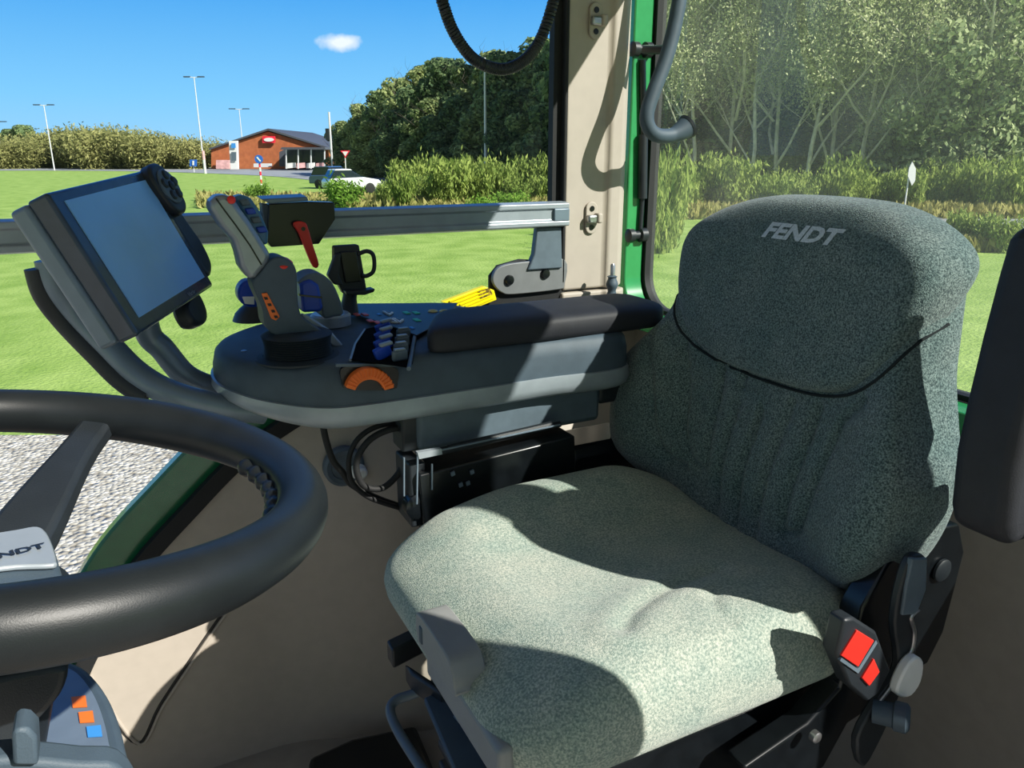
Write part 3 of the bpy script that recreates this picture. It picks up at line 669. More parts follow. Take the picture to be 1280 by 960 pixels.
chan.append([(-.20, 2.17), (-.165, 2.13), (-.155, 2.07), (-.15, 2.0), (-.14, 1.95), (-.115, 1.935)])
def bfront(y, z, r):
    y -= .03; h = .062*max(0, 1-r**22)**.45
    h += (.012*sm(.10, .26, abs(y))+.034*sm(.13, .27, abs(y))*sm(2.28, 2.12, z))*sm(1.87, 1.95, z)*sm(1.01, .94, r) + .016*math.exp(-((z-2.0)/.08)**2)*sm(.98, .8, r)
    if r < .97:
        for c in chan: h += gro(seg_d(y, z, c), .0065, .011)
    return h
def bfm(y, z, r, side):
    h = bfront(y, z, r) if side > 0 else -.06*max(0, 1-r**6)**.5
    return Vector((bplane(z)-h, y, z))
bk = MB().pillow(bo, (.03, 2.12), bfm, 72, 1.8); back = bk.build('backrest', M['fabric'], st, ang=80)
# head panel: a separate padded layer with a U shaped lower seam, rolled over the top
hp_ = [(2.150, 0), (2.152, .08), (2.160, .135), (2.180, .185), (2.215, .225), (2.265, .252), (2.32, .265), (2.355, .262), (2.385, .238), (2.413, .185), (2.430, .11), (2.434, 0)]
ho = dens([((y*.93 if y < 0 else y)+.026, z) for y, z in crom([(y, z) for z, y in hp_]+[(-y, z) for z, y in hp_[::-1]][1:-1], 6)], .009)
def hfm(y, z, r, side):
    y0 = y-.022; low = sm(2.37, 2.24, z)
    crown = .084+.004*sm(.12, .25, abs(y0))-.030*sm(2.36, 2.44, z)
    edge_h = .040*low+.004*(1-low)-.010*sm(.15, .27, abs(y0))
    if side > 0: h = edge_h+(crown-edge_h)*max(0, 1-r**22)**.5
    else: h = edge_h-(.050*(1-low)+.004)*max(0, 1-r**8)**.5
    return Vector((bplane(z)-h, y, z))
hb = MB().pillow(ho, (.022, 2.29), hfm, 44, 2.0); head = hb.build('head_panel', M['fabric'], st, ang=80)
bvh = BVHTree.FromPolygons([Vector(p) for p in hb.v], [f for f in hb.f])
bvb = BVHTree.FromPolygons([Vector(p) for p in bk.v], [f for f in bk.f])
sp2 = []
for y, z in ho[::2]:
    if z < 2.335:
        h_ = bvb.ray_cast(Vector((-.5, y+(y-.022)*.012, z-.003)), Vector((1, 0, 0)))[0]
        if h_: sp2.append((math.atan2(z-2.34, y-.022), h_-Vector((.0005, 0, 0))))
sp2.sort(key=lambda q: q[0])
MB().tube([q[1] for q in sp2], .0024, 8).build('panel_seam', mat('seam shade', (.006, .012, .014), .9), back)  # near-black tube paints the shaded gap along the panel edge
lt = MB(); cL = X(1012, 291, bplane(2.37)-.06)
lt.text('FENDT', (0, cL.y, cL.z), (0, -1, 0), (0, 0, 1), .03, 0, .045, .22, fit=(.150, .0235))
pts_ = []
for p in lt.v:
    hit = bvh.ray_cast(Vector((-.5, p[1], p[2])), Vector((1, 0, 0)))[0]; pts_.append(((hit.x if hit else .3)-.0016, p[1], p[2]))
lt.v = pts_; lt.build('logo_lettering', M['logo'], head)
# front handle of the cushion
hdl = MB(); hq_ = crom([(.030, 1.886), (.018, 1.902), (-.075, 1.902), (-.098, 1.888), (-.104, 1.868), (-.098, 1.856), (.010, 1.852), (.028, 1.864)], 5)
hdl.prism([(-.297, a, b) for a, b in hq_], (.045, 0, 0)); hh = hdl.build('cushion_handle', M['greyplastic'], st, bevel=.017, seg=4)
MB().box((-.299, .004, 1.862), (-.295, .014, 1.888)).build('handle_slot', M['slate'], hh, bevel=.002)
MB().box((-.285, -.205, 1.795), (-.262, .03, 1.850)).build('front_strip', M['greyplastic'], st, bevel=.008, seg=3)
# slide bar
ub = cr3([Z(600, 846, 1.74), Z(560, 852, 1.72), Z(515, 868, 1.70), Z(494, 876, 1.695), Z(488, 890, 1.69), Z(500, 918, 1.685), Z(530, 965, 1.68), Z(545, 990, 1.68)], 6)
MB().tube(ub, .0075, 12).build('slide_bar', M['slate_light'], st)
MB().prism([Z(*p, 1.71) for p in ((530, 880), (565, 866), (660, 975), (570, 975))], (0, 0, .012)).build('slide_rail', M['slate'], st, bevel=.003)
for (a, b, c) in (((500, 812), (520, 802), 1.74), ((500, 840), (560, 880), 1.72)):
    MB().fbox((Z(*a, c)+Z(*b, c))/2, Z(*b, c)-Z(*a, c), (0, 1, 0), (0, 0, 1), .07, .03, .035).build('base_bracket', M['dark'], st, bevel=.004)
MB().tube([Z(568, 895, 1.725), Z(640, 975, 1.725)], .002, 6).build('rail_edge', M['tube'], st)
# left bracket, recline lever, knob, buckle
YB = -.292
MB().slab([(1200, 655), (1206, 690), (1196, 730), (1180, 790), (1160, 830), (1118, 850), (1098, 880), (1060, 905), (1030, 960), (960, 1000), (930, 960), (1010, 905), (1050, 860), (1078, 760), (1110, 705), (1150, 665)], YB+.035, .035).build('side_bracket', M['black'], st, bevel=.004)
MB().lathe(Y(1176, 712, YB+.033), (0, -1, 0), [(.017, 0), (.017, .004), (.014, .006)], 24).build('pivot_cover', M['dark'], st)
MB().slab(crom([(1080, 960), (1072, 925), (1095, 880), (1116, 850), (1124, 825), (1119, 780), (1126, 735), (1140, 697), (1160, 699), (1157, 740), (1148, 765), (1141, 790), (1146, 812), (1138, 840), (1124, 872), (1106, 915)], 3), YB-.004, .012).build('recline_lever', M['dark'], st, bevel=.003)
MB().slab([(1141, 699), (1160, 698), (1158, 738), (1146, 768), (1128, 770), (1133, 735)], YB-.008, .008).build('lever_blade', M['slate_light'], st, bevel=.002)
MB().slab(crom([(1133, 836), (1146, 822), (1155, 828), (1152, 852), (1140, 870), (1126, 872), (1122, 862)], 3), YB-.018, .014).build('lever_tip', M['white'], st, bevel=.003)
MB().tube(cr3([Y(*p, YB-.006) for p in ((1094, 884), (1118, 852), (1130, 826), (1140, 812), (1143, 790), (1139, 772), (1148, 762))], 5), .0028, 8).build('lever_edge', M['chrome'], st)
MB().lathe(Y(1112, 893, YB-.02), Vector((.5, -.8, .1)), [(.016, -.02), (.016, .004), (.0195, .006), (.0195, .020), (.015, .024), (.012, .020), (.004, .020)], 24).build('adjust_knob', M['slate'], st)
YU = -.305
bkl = MB().slab([(1046, 818), (1056, 775), (1068, 772), (1096, 790), (1114, 838), (1098, 868), (1085, 878), (1062, 858)], YU, .024).build('belt_buckle', M['dark'], st, bevel=.004)
MB().slab([(1052, 820), (1072, 788), (1093, 801), (1073, 834)], YU-.003, .006).build('release_button', M['red'], bkl, bevel=.001)
MB().slab([(1078, 848), (1093, 824), (1100, 840), (1087, 858)], YU-.003, .006).build('release_button', M['red'], bkl, bevel=.001)
MB().slab([(1052, 822), (1072, 836), (1074, 834), (1095, 800), (1097, 804), (1073, 842), (1050, 826)], YU-.002, .004).build('buckle_rim', M['slate_light'], bkl)
MB().slab([(1050, 800), (1058, 779), (1064, 786), (1051, 812)], YU+.004, .01).build('belt_tongue', M['chrome'], bkl)
MB().lathe(Y(1016, 918, YB+.02), (0, -1, 0), [(.008, 0), (.008, .008), (.005, .01)], 14).build('bolt', M['chrome'], st)
# folded-up armrest beside the backrest
ya, yb = -.335, -.408
arm = MB(); po_ = []
for (px, py) in ((1186, 655), (1183, 630), (1190, 560), (1203, 500), (1222, 420), (1243, 340), (1256, 296), (1266, 281)): po_.append(Y(px, py, ya))
prof_ = [(p.x, p.z) for p in po_]; prof2 = [(x+.06+.10*sm(2.1, 2.25, z), z) for x, z in prof_[::-1]]
arm.prism([(x, ya, z) for x, z in prof_]+[(prof_[-1][0]+.12, ya, prof_[-1][1]+.004)]+[(x, ya, z) for x, z in prof2[1:]], (0, yb-ya, 0))
arm.build('folded_armrest', M['pad'], st, bevel=.020, seg=5)
MB().box((.33, -.40, 2.06), (.37, -.30, 2.11)).build('armrest_hinge', M['dark'], st, bevel=.01)

# control box between the seat and the console, hoses
eb = thing('control_box', 'black metal control box with bright edges under the armrest console', 'control box', (-.04, .36, 1.88))
MB().box((-.185, .30, 1.868), (.125, .40, 1.984), Matrix.Rotation(-.06, 3, 'Y')).build('case', M['black'], eb, bevel=.004)
MB().box((-.20, .315, 1.87), (-.17, .39, 1.99)).build('end_plate', M['dark'], eb, bevel=.004)
for a, b in (((522, 569), (700, 531)), ((522, 569), (521, 630)), ((540, 580), (540, 612)), ((505, 572), (505, 620))):
    MB().tube([Y(*a, .297), Y(*b, .297)], .0018, 6).build('edge_strip', M['tube'], eb)
MB().slab([(522, 566), (552, 561), (553, 568), (524, 574)], .294, .01).build('terminal_clip', M['silver'], eb)
for a, b in (((545, 566), (700, 530)), ((560, 560), (690, 530))): MB().tube([Y(*a, .31), Y(*b, .31)], .006, 8).build('conduit', M['dark'], eb)
for p in ((576, 606), (585, 604), (590, 590), (566, 592)): MB().fbox(Y(*p, .296), (1, 0, .3), (0, 1, 0), (-.2, 0, 1), .007, .004, .007).build('screw', M['tube'], eb)
MB().lathe(Y(519, 628, .33), (0, -1, 0), [(.024, 0), (.024, .02), (.018, .024)], 24).build('round_foot', M['black'], eb)
MB().box((.12, .32, 1.86), (.36, .44, 1.955)).build('rear_block', M['black'], eb, bevel=.02)
for i, (pth, r, lab) in enumerate(((((402, 520), (407, 548), (416, 575), (428, 590), (440, 606), (470, 622), (505, 634), (540, 642)), .0058, 'thin black hose dropping from the console nose and sweeping to the control box'),
        (((512, 528), (475, 532), (450, 546), (438, 566), (436, 585), (441, 604), (462, 622), (500, 635)), .0048, 'thin black hose looping widest under the console'),
        (((512, 533), (484, 538), (462, 550), (448, 570), (446, 590), (456, 608), (478, 610), (498, 592), (508, 570)), .0058, 'black hose curling in a full loop under the console'))):
    t = MB(); t.tube(cr3([Y(*p, .40-.03*i*.5) for p in pth], 6), r, 10); tag(t.build('hose', M['rubber'], org=Y(*pth[0], .4)), lab, 'hose')
gm = thing('wall_socket', 'round dark cap with white knob on the beige wall behind the hoses', 'wall cap', Y(440, 585, .78))
wp = Y(430, 583, .79); wy = wall_y(wp.x, wp.z)-.001; wp = Y(430, 583, wy)
MB().lathe(wp, (0, -1, 0), [(.046, -.012), (.046, .004), (.040, .008), (.030, .006), (.028, .003)], 32).build('cap', M['slate_light'], gm)
kp2 = Y(446, 588, wy); MB().lathe(kp2, (.15, -1, .1), [(.018, 0), (.018, .012), (.013, .018), (.013, .030), (.008, .034)], 20).build('knob', M['white'], gm)
# dark pedal plate on the floor
tag(MB().prism([Z(*p, 1.16) for p in ((386, 946), (440, 922), (520, 905), (560, 1000), (384, 1000))], (0, 0, -.06)).build('floor_mat', M['black'], bevel=.012, org=(-.3, .2, 1.10)), 'black flat plate on the floor in front of the seat', 'floor plate')

# ================================================================== STEERING WHEEL AND COLUMN
wa, wb = .193, .185
WC = Vector((-.690, -.247, 2.278)); WN = Vector((math.sin(wa)*math.cos(wb), math.sin(wa)*math.sin(wb), math.cos(wa)))
WU = WN.cross(Vector((0, 1, 0))).normalized(); WV = WN.cross(WU)
sw = thing('steering_wheel', 'black steering wheel with grey hub badge in front of the seat', 'steering wheel', WC)
RW = .205
def bumpf(q): return 1+.10*math.cos(q*4)*(.5+.5*math.cos(q*8))
MB().ring(WC, WN, WU, RW, .0205, 160, 20, rf=lambda q: 1+.07*math.cos(3*q+.4)).build('rim', M['wheel'], sw, ang=80)
MB().ring(WC-WN*.006, WN, WU, RW-.020, .007, 200, 10, a0=math.radians(100), a1=math.radians(200), rf=lambda q: 1+.18*math.cos(q*60)).build('finger_grip', M['wheel'], sw)
hubc = WC-WN*.045
def ang_of(px, py):
    d = Vector(ray(px, py)); t = (WC-Vector(C)).dot(WN)/d.dot(WN); p = Vector(C)+d*t-WC; return math.atan2(p.dot(WV), p.dot(WU)), p.length
a1_, _ = ang_of(128, 520)
for k, a in enumerate((a1_, a1_+2.3 if False else a1_+math.radians(125))):
    d = math.cos(a)*WU+math.sin(a)*WV; w_ = WN.cross(d)
    A = hubc-WN*.012+d*.02; B = WC+d*(RW-.004)-WN*.002
    s_ = MB(); v = []
    for t in np.linspace(0, 1, 9):
        p = A.lerp(B, t); hwid = .028-.012*sm(0, .8, t); th = .010
        p = p+WN*.012*math.sin(t*math.pi)*.3
        v += [p-w_*hwid-WN*th, p+w_*hwid-WN*th, p+w_*hwid*.8+WN*th*.6, p-w_*hwid*.8+WN*th*.6]
    f = [(i*4+k2, i*4+(k2+1) % 4, (i+1)*4+(k2+1) % 4, (i+1)*4+k2) for i in range(8) for k2 in range(4)]+[(0, 1, 2, 3), (32, 33, 34, 35)]
    s_.add(v, f).build('spoke', M['dark'], sw, bevel=.004)
hub = MB().lathe(hubc-WN*.03, WN, [(.040, -.05), (.045, -.02), (.045, -.012), (.040, -.008)], 40).build('hub', M['slate'], sw)
# badge plate facing the driver
bt = [Vector(C)+Vector(ray(*p))*0 for p in ((0, 0),)]
def onw(px, py, h):
    d = Vector(ray(px, py)); o = WC+WN*h; t = (o-Vector(C)).dot(WN)/d.dot(WN); return Vector(C)+d*t
bp_ = crom([(-45, 692), (-20, 676), (20, 668), (46, 664), (58, 672), (66, 690), (70, 706), (66, 712), (20, 714), (-40, 718)], 4)
MB().prism([onw(*p, -.040) for p in bp_], WN*.004).build('badge_plate', M['silver'], sw, bevel=.0015)
bt_ = crom([(-50, 690), (-20, 668), (30, 660), (52, 658), (64, 668), (76, 704), (82, 728), (80, 744), (20, 752), (-50, 756)], 4)
MB().prism([onw(*p, -.0405) for p in bt_], -WN*.05).build('hub_cover', M['slate'], sw, bevel=.006)
o_ = onw(14, 692, -.0355); ux_ = (onw(48, 684, -.0355)-onw(-20, 700, -.0355)).normalized(); uy_ = WN.cross(ux_)
MB().text('FENDT', o_, ux_, uy_, .02, .0008, .03, .2, fit=(.046, .008)).build('badge_lettering', M['dark'], sw)
clm = thing('steering_column', 'dark steering column shroud with icon dashboard under the steering wheel', 'steering column', (-.85, -.25, 1.10))
MB().tube([WC-WN*.07, WC-WN*.25-Vector((.03, 0, 0)), Vector((-.83, -.25, 1.85)), Vector((-.92, -.25, 1.10))], [.05, .062, .075, .09], 24).build('column', M['dark'], clm)
Dz = 2.0
do = crom([(40, 1000), (-60, 960), (-60, 840), (60, 826), (95, 828), (120, 848), (140, 880), (155, 930), (160, 1000)], 5)
dsh = MB().prism([Z(*p, Dz) for p in do], (0, 0, -.12)).build('dashboard', M['slate'], clm, bevel=.006, seg=3)
di = crom([(40, 990), (-50, 950), (-50, 848), (55, 834), (88, 838), (108, 856), (124, 885), (136, 930), (140, 990)], 5)
MB().prism([Z(*p, Dz+.0015) for p in di], (0, 0, .0015)).build('instrument_face', M['tube'], clm)
for p, m_ in (((98, 878), 'orange'), ((107, 897), 'orange'), ((117, 915), 'iconblue')):
    q = [Z(p[0]-9, p[1]-6, Dz+.0035), Z(p[0]+9, p[1]-8, Dz+.0035), Z(p[0]+11, p[1]+6, Dz+.0035), Z(p[0]-7, p[1]+7, Dz+.0035)]
    MB().prism(q, (0, 0, .0008)).build('warning_icon', M[m_], clm)
MB().slab(crom([(0, 845), (78, 832), (80, 862), (60, 890), (35, 915), (10, 940), (-40, 940), (-40, 850)], 3), -.34, .02).build('shroud', M['dark'], clm, bevel=.012, seg=3)
MB().slab(crom([(-40, 975), (-30, 955), (15, 948), (35, 950), (60, 952), (100, 956), (148, 960), (158, 1000), (-40, 1000)], 3), -.40, .02).build('lower_shroud', M['slate'], clm, bevel=.008, seg=3)
MB().slab([(14, 918), (22, 910), (36, 912), (46, 922), (48, 958), (16, 958)], -.405, .02).build('stalk', M['slate'], clm, bevel=.006)

# ================================================================== OUTSIDE: GROUND
gd = MB(); gd.add([(-400, -400, 0), (400, -400, 0), (400, 400, 0), (-400, 400, 0)], [(0, 1, 2, 3)]); struct(gd.build('ground', M['lawn']))
gv = MB(); gv.add([(-14, 13.2, .012), (-1.8, 7.2, .012), (-.14, 6.36, .012), (3.0, 4.6, .012), (3.0, -12, .012), (-14, -12, .012)], [tuple(range(6))])
o = struct(gv.build('ground_gravel', M['gravel']))
def flat_strip(pa, pb, z, name, m):
    A = cr3([G(*p)+Vector((0, 0, z)) for p in pa], 6); B = cr3([G(*p)+Vector((0, 0, z)) for p in pb], 6); n = len(A)
    mb = MB(); mb.add(A+B, [(i, i+1, n+i+1, n+i) for i in range(n-1)]); return struct(mb.build(name, m))
flat_strip([(-60, 213.5), (150, 214), (330, 220), (450, 234), (560, 246), (700, 256), (860, 269), (1050, 280), (1330, 294)],
           [(-60, 209.5), (150, 209.5), (330, 209.5), (450, 213), (560, 222), (700, 238), (860, 256), (1050, 267), (1330, 276)], .03, 'ground_road', M['asphalt'])

# ------------------------------------------------------------------ vegetation
def leaf_mesh(name, cent, size, m, elong=1.0, up=0):
    n = len(cent); cent = np.asarray(cent)
    u = rng.normal(size=(n, 3)); 
    if up: u[:, 2] = np.abs(u[:, 2])*up+up
    u /= np.linalg.norm(u, axis=1)[:, None]; w = np.cross(u, rng.normal(size=(n, 3))); w /= np.linalg.norm(w, axis=1)[:, None]
    s = size*(.6+.8*rng.random((n, 1)))
    v = np.stack([cent-u*s*elong, cent+w*s*.45, cent+u*s*elong, cent-w*s*.45], 1).reshape(-1, 3)
    me = bpy.data.meshes.new(name); me.vertices.add(4*n); me.loops.add(4*n); me.polygons.add(n)
    me.vertices.foreach_set('co', v.astype(np.float32).ravel()); me.loops.foreach_set('vertex_index', np.arange(4*n, dtype=np.int32))
    me.polygons.foreach_set('loop_start', np.arange(0, 4*n, 4, dtype=np.int32)); me.update(calc_edges=True); me.validate(); me.materials.append(m); return me
def blob_leaves(name, blobs, n, size, m, g, tilt=.55):
    B = np.array(blobs); wgt = B[:, 3]**2; idx = g.choice(len(B), n, p=wgt/wgt.sum())
    d = g.normal(size=(n, 3)); d /= np.linalg.norm(d, axis=1)[:, None]
    rad = B[idx, 3:4]*(.82+.26*g.random((n, 1))); c = B[idx, :3]+d*rad*np.array([1, 1, .85])
    nrm = d+g.normal(size=(n, 3))*tilt; nrm /= np.linalg.norm(nrm, axis=1)[:, None]
    u = np.cross(nrm, g.normal(size=(n, 3))); u /= np.linalg.norm(u, axis=1)[:, None]; w = np.cross(nrm, u)
    s = size*(.6+.8*g.random((n, 1))); keep = c[:, 2] > .05
    v = np.stack([c-u*s, c+w*s*.6, c+u*s, c-w*s*.6], 1)[keep].reshape(-1, 3); n = len(v)//4
    me = bpy.data.meshes.new(name); me.vertices.add(4*n); me.loops.add(4*n); me.polygons.add(n)
    me.vertices.foreach_set('co', v.astype(np.float32).ravel()); me.loops.foreach_set('vertex_index', np.arange(4*n, dtype=np.int32))
    me.polygons.foreach_set('loop_start', np.arange(0, 4*n, 4, dtype=np.int32)); me.update(calc_edges=True); me.validate(); me.materials.append(m); return me
def make_tree(name, h, crown_r, lm, bm_, nleaf, leafsize, seed=0, upsweep=.6, base=.25, nblob=46, brad=.26, thin=False):
    g = np.random.default_rng(seed); root = bpy.data.objects.new(name, None); root.empty_display_size = .3; col.objects.link(root)
    tr = MB(); br = MB(); tips = []
    def grow_(p, d, L_, r, lev):
        q = [p]; cur = Vector(p); dd = Vector(d)
        for k in range(4):
            dd = (dd+Vector(g.normal(size=3))*.10+Vector((0, 0, upsweep*.12))).normalized(); cur = cur+dd*L_/4; q.append(cur.copy())
        (tr if lev == 0 else br).tube(q, [r*(1-.17*k) for k in range(5)], 6 if lev < 2 else 3, cap=False)
        if lev >= 2: tips.extend(q[2:])
        if lev == 3: return
        nb = (8, 4, 3)[lev]
        for k in range(nb):
            t = base+(.97-base)*(k+g.random())/nb if lev == 0 else .25+.75*(k+g.random())/nb
            i = min(int(t*4), 3); s0 = q[i].lerp(q[i+1], t*4-i); a = g.random()*6.283
            side = Vector((math.cos(a), math.sin(a), .2+upsweep*g.random())); nd = (dd*.55+side*.8).normalized()
            grow_(s0, nd, L_*(.50 if lev == 0 else .58)*(1-.45*t*(lev == 0)), r*.42, lev+1)
    grow_(Vector((0, 0, 0)), Vector((0, 0, 1)), h*.80, h*.0095, 0)
    s_ = crown_r/max(.1, np.percentile([math.hypot(t.x, t.y) for t in tips], 92))
    for mb in (br,): mb.v = [(x*s_, y*s_, z) for x, y, z in mb.v]
    T_ = np.array([[t.x*s_, t.y*s_, t.z] for t in tips])
    if thin:
        idx = g.integers(0, len(T_), nleaf); c = T_[idx]+g.normal(size=(nleaf, 3))*.42
        c[:, 2] = np.maximum(c[:, 2], .1); lme = leaf_mesh('leaves', c, leafsize, lm)
    else:
        blobs = []
        for k in range(nblob):
            zf = base*.6+(1-base*.6)*((k+.5)/nblob)**.85; env = math.sin(min(1, max(.0, (zf*.86+.16)))*math.pi)**.55
            a = k*2.4+g.normal()*.4; rr_ = crown_r*env*(.35+.55*g.random()); b_ = crown_r*brad*(.7+.6*g.random())*(1.15-.35*zf)
            blobs.append((rr_*math.cos(a), rr_*math.sin(a), min(zf*h, h-b_*.85), b_))
        blobs.append((0, 0, h*.55, crown_r*.55)); blobs.append((0, 0, h*.35, crown_r*.6)); blobs.append((0, 0, h*.72, crown_r*.45))
        lme = blob_leaves('leaves', blobs, nleaf, leafsize, lm, g)
    t_ = tr.build('trunk', bm_); b2 = br.build('branches', bm_)
    lf = bpy.data.objects.new('leaves', lme); col.objects.link(lf)
    for o in (t_, b2, lf): o.parent = root
    return root
protos = {}
def plant(kind, maker, loc, rz, sc, label, cat, group):
    if kind not in protos:
        r = maker(); protos[kind] = r; r.location = loc; r.rotation_euler = (0, 0, rz); r.scale = sc
    else: r = dup(protos[kind], loc, rz, sc)
    tag(r, label, cat, group); return r
tree_makers = {
 'olive0': lambda: make_tree('leafy_tree', 9, 3.4, M['leaf_olive'], M['bark'], 15000, .17, seed=1, base=.06),
 'olive1': lambda: make_tree('leafy_tree', 9, 3.0, M['leaf_olive'], M['bark'], 15000, .17, seed=2, base=.06),
 'dark0': lambda: make_tree('leafy_tree', 9, 3.6, M['leaf_dark'], M['bark'], 15000, .18, seed=3, base=.03),
 'pale0': lambda: make_tree('pale_tree', 12, 3.4, M['leaf_pale'], M['bark_pale'], 15000, .075, seed=4, upsweep=1.0, base=.12, thin=True),
 'pale1': lambda: make_tree('pale_tree', 12, 3.8, M['leaf_pale'], M['bark_pale'], 15000, .075, seed=5, upsweep=1.0, base=.10, thin=True),
 'green0': lambda: make_tree('leafy_tree', 11, 3.6, M['leaf_pale2'], M['bark_pale'], 15000, .12, seed=6, base=.05, brad=.22, nblob=70),
}
def gl(px, D): p = W(px, 200, D); return Vector((p.x, p.y, 0))
def htop(py, D): return 2.5+ (W(640, py, D).z-2.5)
# wooded hill left of the pillar: px, distance, py of the crown top
hill = [(432, 92, 150), (452, 88, 128), (478, 84, 112), (505, 80, 95), (530, 76, 80), (556, 72, 72), (585, 70, 78), (612, 66, 66), (640, 62, 62), (668, 60, 72), (695, 58, 52), (722, 56, 40), (760, 54, 25),
        (465, 80, 150), (500, 74, 135), (540, 68, 120), (575, 65, 118), (610, 60, 118), (645, 57, 110), (680, 54, 105), (715, 52, 95), (748, 52, 80), (560, 84, 70), (620, 80, 60), (680, 76, 45)]
for i, (px, D, py) in enumerate(hill):
    H = htop(py, D); k = ('olive0', 'olive1', 'dark0')[i % 3] if i < 13 else ('dark0', 'olive1')[i % 2]
    s = H/9.2; wd = max(.75, min(1.4, s))*(1.15 if i >= 13 else 1.0)
    plant(k, tree_makers[k], gl(px, D), i*1.7, (wd, wd, s), 'leafy olive green tree in the dense wood left of the beige pillar', 'tree', 'trees of the wood left of the pillar')
# wood behind the rear window
rightw = [(800, 46, -60), (835, 44, -90), (870, 42, -80), (905, 43, -100), (940, 41, -90), (975, 42, -100), (1010, 40, -110), (1045, 41, -90), (1080, 40, -120), (1115, 41, -100), (1150, 39, -120), (1185, 40, -120), (1220, 38, -130), (1255, 39, -130), (1295, 38, -130)]
for i, (px, D, py) in enumerate(rightw):
    k = ('pale0', 'pale1')[i % 2] if i < 10 else ('green0', 'pale1')[i % 2]
    H = htop(py, D); s = H/11.5; lab = ('pale thin branched tree in the wood beyond the rear window', 'pale trees beyond the rear window') if k != 'green0' else ('dark leafy tree in the wood beyond the rear window at right', 'dark trees beyond the rear window')
    plant(k, tree_makers[k], gl(px, D), i*2.3, (s*.95, s*.95, s), lab[0], 'tree', lab[1])
for i in range(17):                      # second row closes the wood
    px = 790+i*33; D = 52+3*(i % 3); k = ('dark0', 'green0', 'olive1')[i % 3]
    s = (htop(-110, D))/9.5
    plant(k, tree_makers[k], gl(px, D), i*1.1, (s*.9, s*.9, s), 'tall leafy tree at the back of the wood beyond the rear window', 'tree', 'back row trees beyond the rear window')
for i in range(16):                      # third row
    px = 806+i*36; D = 61+2*(i % 2); k = ('olive1', 'green0')[i % 2]; s = htop(-150, D)/9.5
    plant(k, tree_makers[k], gl(px, D), i*1.3, (s*1.0, s*1.0, s), 'tall leafy tree at the back of the wood beyond the rear window', 'tree', 'back row trees beyond the rear window')
for i in range(14):                      # low dark understorey
    px = 800+i*37; D = 44+(i % 3); s = .48+.1*(i % 3)
    plant('dark0', tree_makers['dark0'], gl(px, D), i*1.9, (s*1.3, s*1.3, s), 'low dark understorey tree under the wood beyond the rear window', 'tree', 'understorey beyond the rear window')
# distant tree line at the far left
for i, (px, D, py) in enumerate([(18, 150, 160), (35, 150, 155), (52, 155, 168), (92, 160, 168), (105, 160, 164), (205, 175, 178), (235, 175, 180), (390, 150, 182), (402, 150, 180), (165, 180, 180)]):
    s = htop(py, D)/9.2
    plant('dark0', tree_makers['dark0'], gl(px, D), i*2.1, (s*1.2, s*1.2, s), 'small dark distant tree on the skyline at far left', 'tree', 'skyline trees at far left')

def make_shrub(name, h, r, lm, n, size, seed, up=1.0, stems=14):
    g = np.random.default_rng(seed); root = bpy.data.objects.new(name, None); col.objects.link(root)
    st_ = MB(); pts = []
    for k in range(stems):
        a = g.random()*6.283; d = Vector((math.cos(a)*r*.8*g.random(), math.sin(a)*r*.8*g.random(), h*(.6+.4*g.random())))
        q = [Vector((0, 0, 0))+d*t+Vector((math.cos(a), math.sin(a), 0))*r*.25*t*t for t in (0, .35, .7, 1)]
        st_.tube(q, [.02, .016, .010, .004], 4, cap=False)
        for t in g.random(n//stems)**.7:
            pts.append(list(d*t+Vector((math.cos(a), math.sin(a), 0))*r*.25*t*t+Vector(g.normal(size=3))*r*.16))
    P = np.array(pts); P[:, 2] = np.maximum(P[:, 2], .03)
    s0 = st_.build('stems', M['bark']); s0.parent = root
    lf = bpy.data.objects.new('leaves', leaf_mesh('leaves', P, size, lm, 1.4, up)); col.objects.link(lf); lf.parent = root; return root
shrub_makers = {
 'broom0': lambda: make_shrub('broom_shrub', 1.6, .9, M['leaf_broom'], 2600, .075, 11, 1.2, 20),
 'broom1': lambda: make_shrub('broom_shrub', 1.6, .8, M['leaf_broom'], 2600, .075, 12, 1.2, 18),
 'bright': lambda: make_shrub('leafy_shrub', 1.6, 1.0, M['leaf_bright'], 2600, .09, 13, 0, 16),
 'hedge': lambda: make_shrub('hedge_bush', 2.6, 2.8, M['leaf_hedge'], 9000, .12, 14, 0, 26),
}
# verge between lawn and road, left of the pillar
vs = []
for i in range(22):
    px = 478+i*11.5; D = 33+8*random.random(); vs.append((px, D, random.uniform(1.0, 2.4), 'broom0' if i % 2 else 'broom1'))
for (px, D, h, k) in vs:
    s = h/1.6; plant(k, shrub_makers[k], gl(px, D), random.random()*6, (s*.9, s*.9, s), 'yellow green broom bush on the verge beyond the window rail', 'shrub', 'broom bushes on the verge beyond the rail')
for px, D, h, lab in ((428, 34, 1.35, 'bright green round bush standing in front of the white parked car'), (318, 38, 1.0, 'small green bush at the road edge right of the screen'), (565, 36, 1.5, 'leafy bush at the foot of the white post on the verge'), (640, 30, 1.0, 'low green bush just above the bright stretch of window rail'), (600, 29, .9, 'low leafy bush above the rail nearest the lawn')):
    s = h/1.6; plant('bright', shrub_makers['bright'], gl(px, D), px, (s, s, s), lab, 'shrub', None)
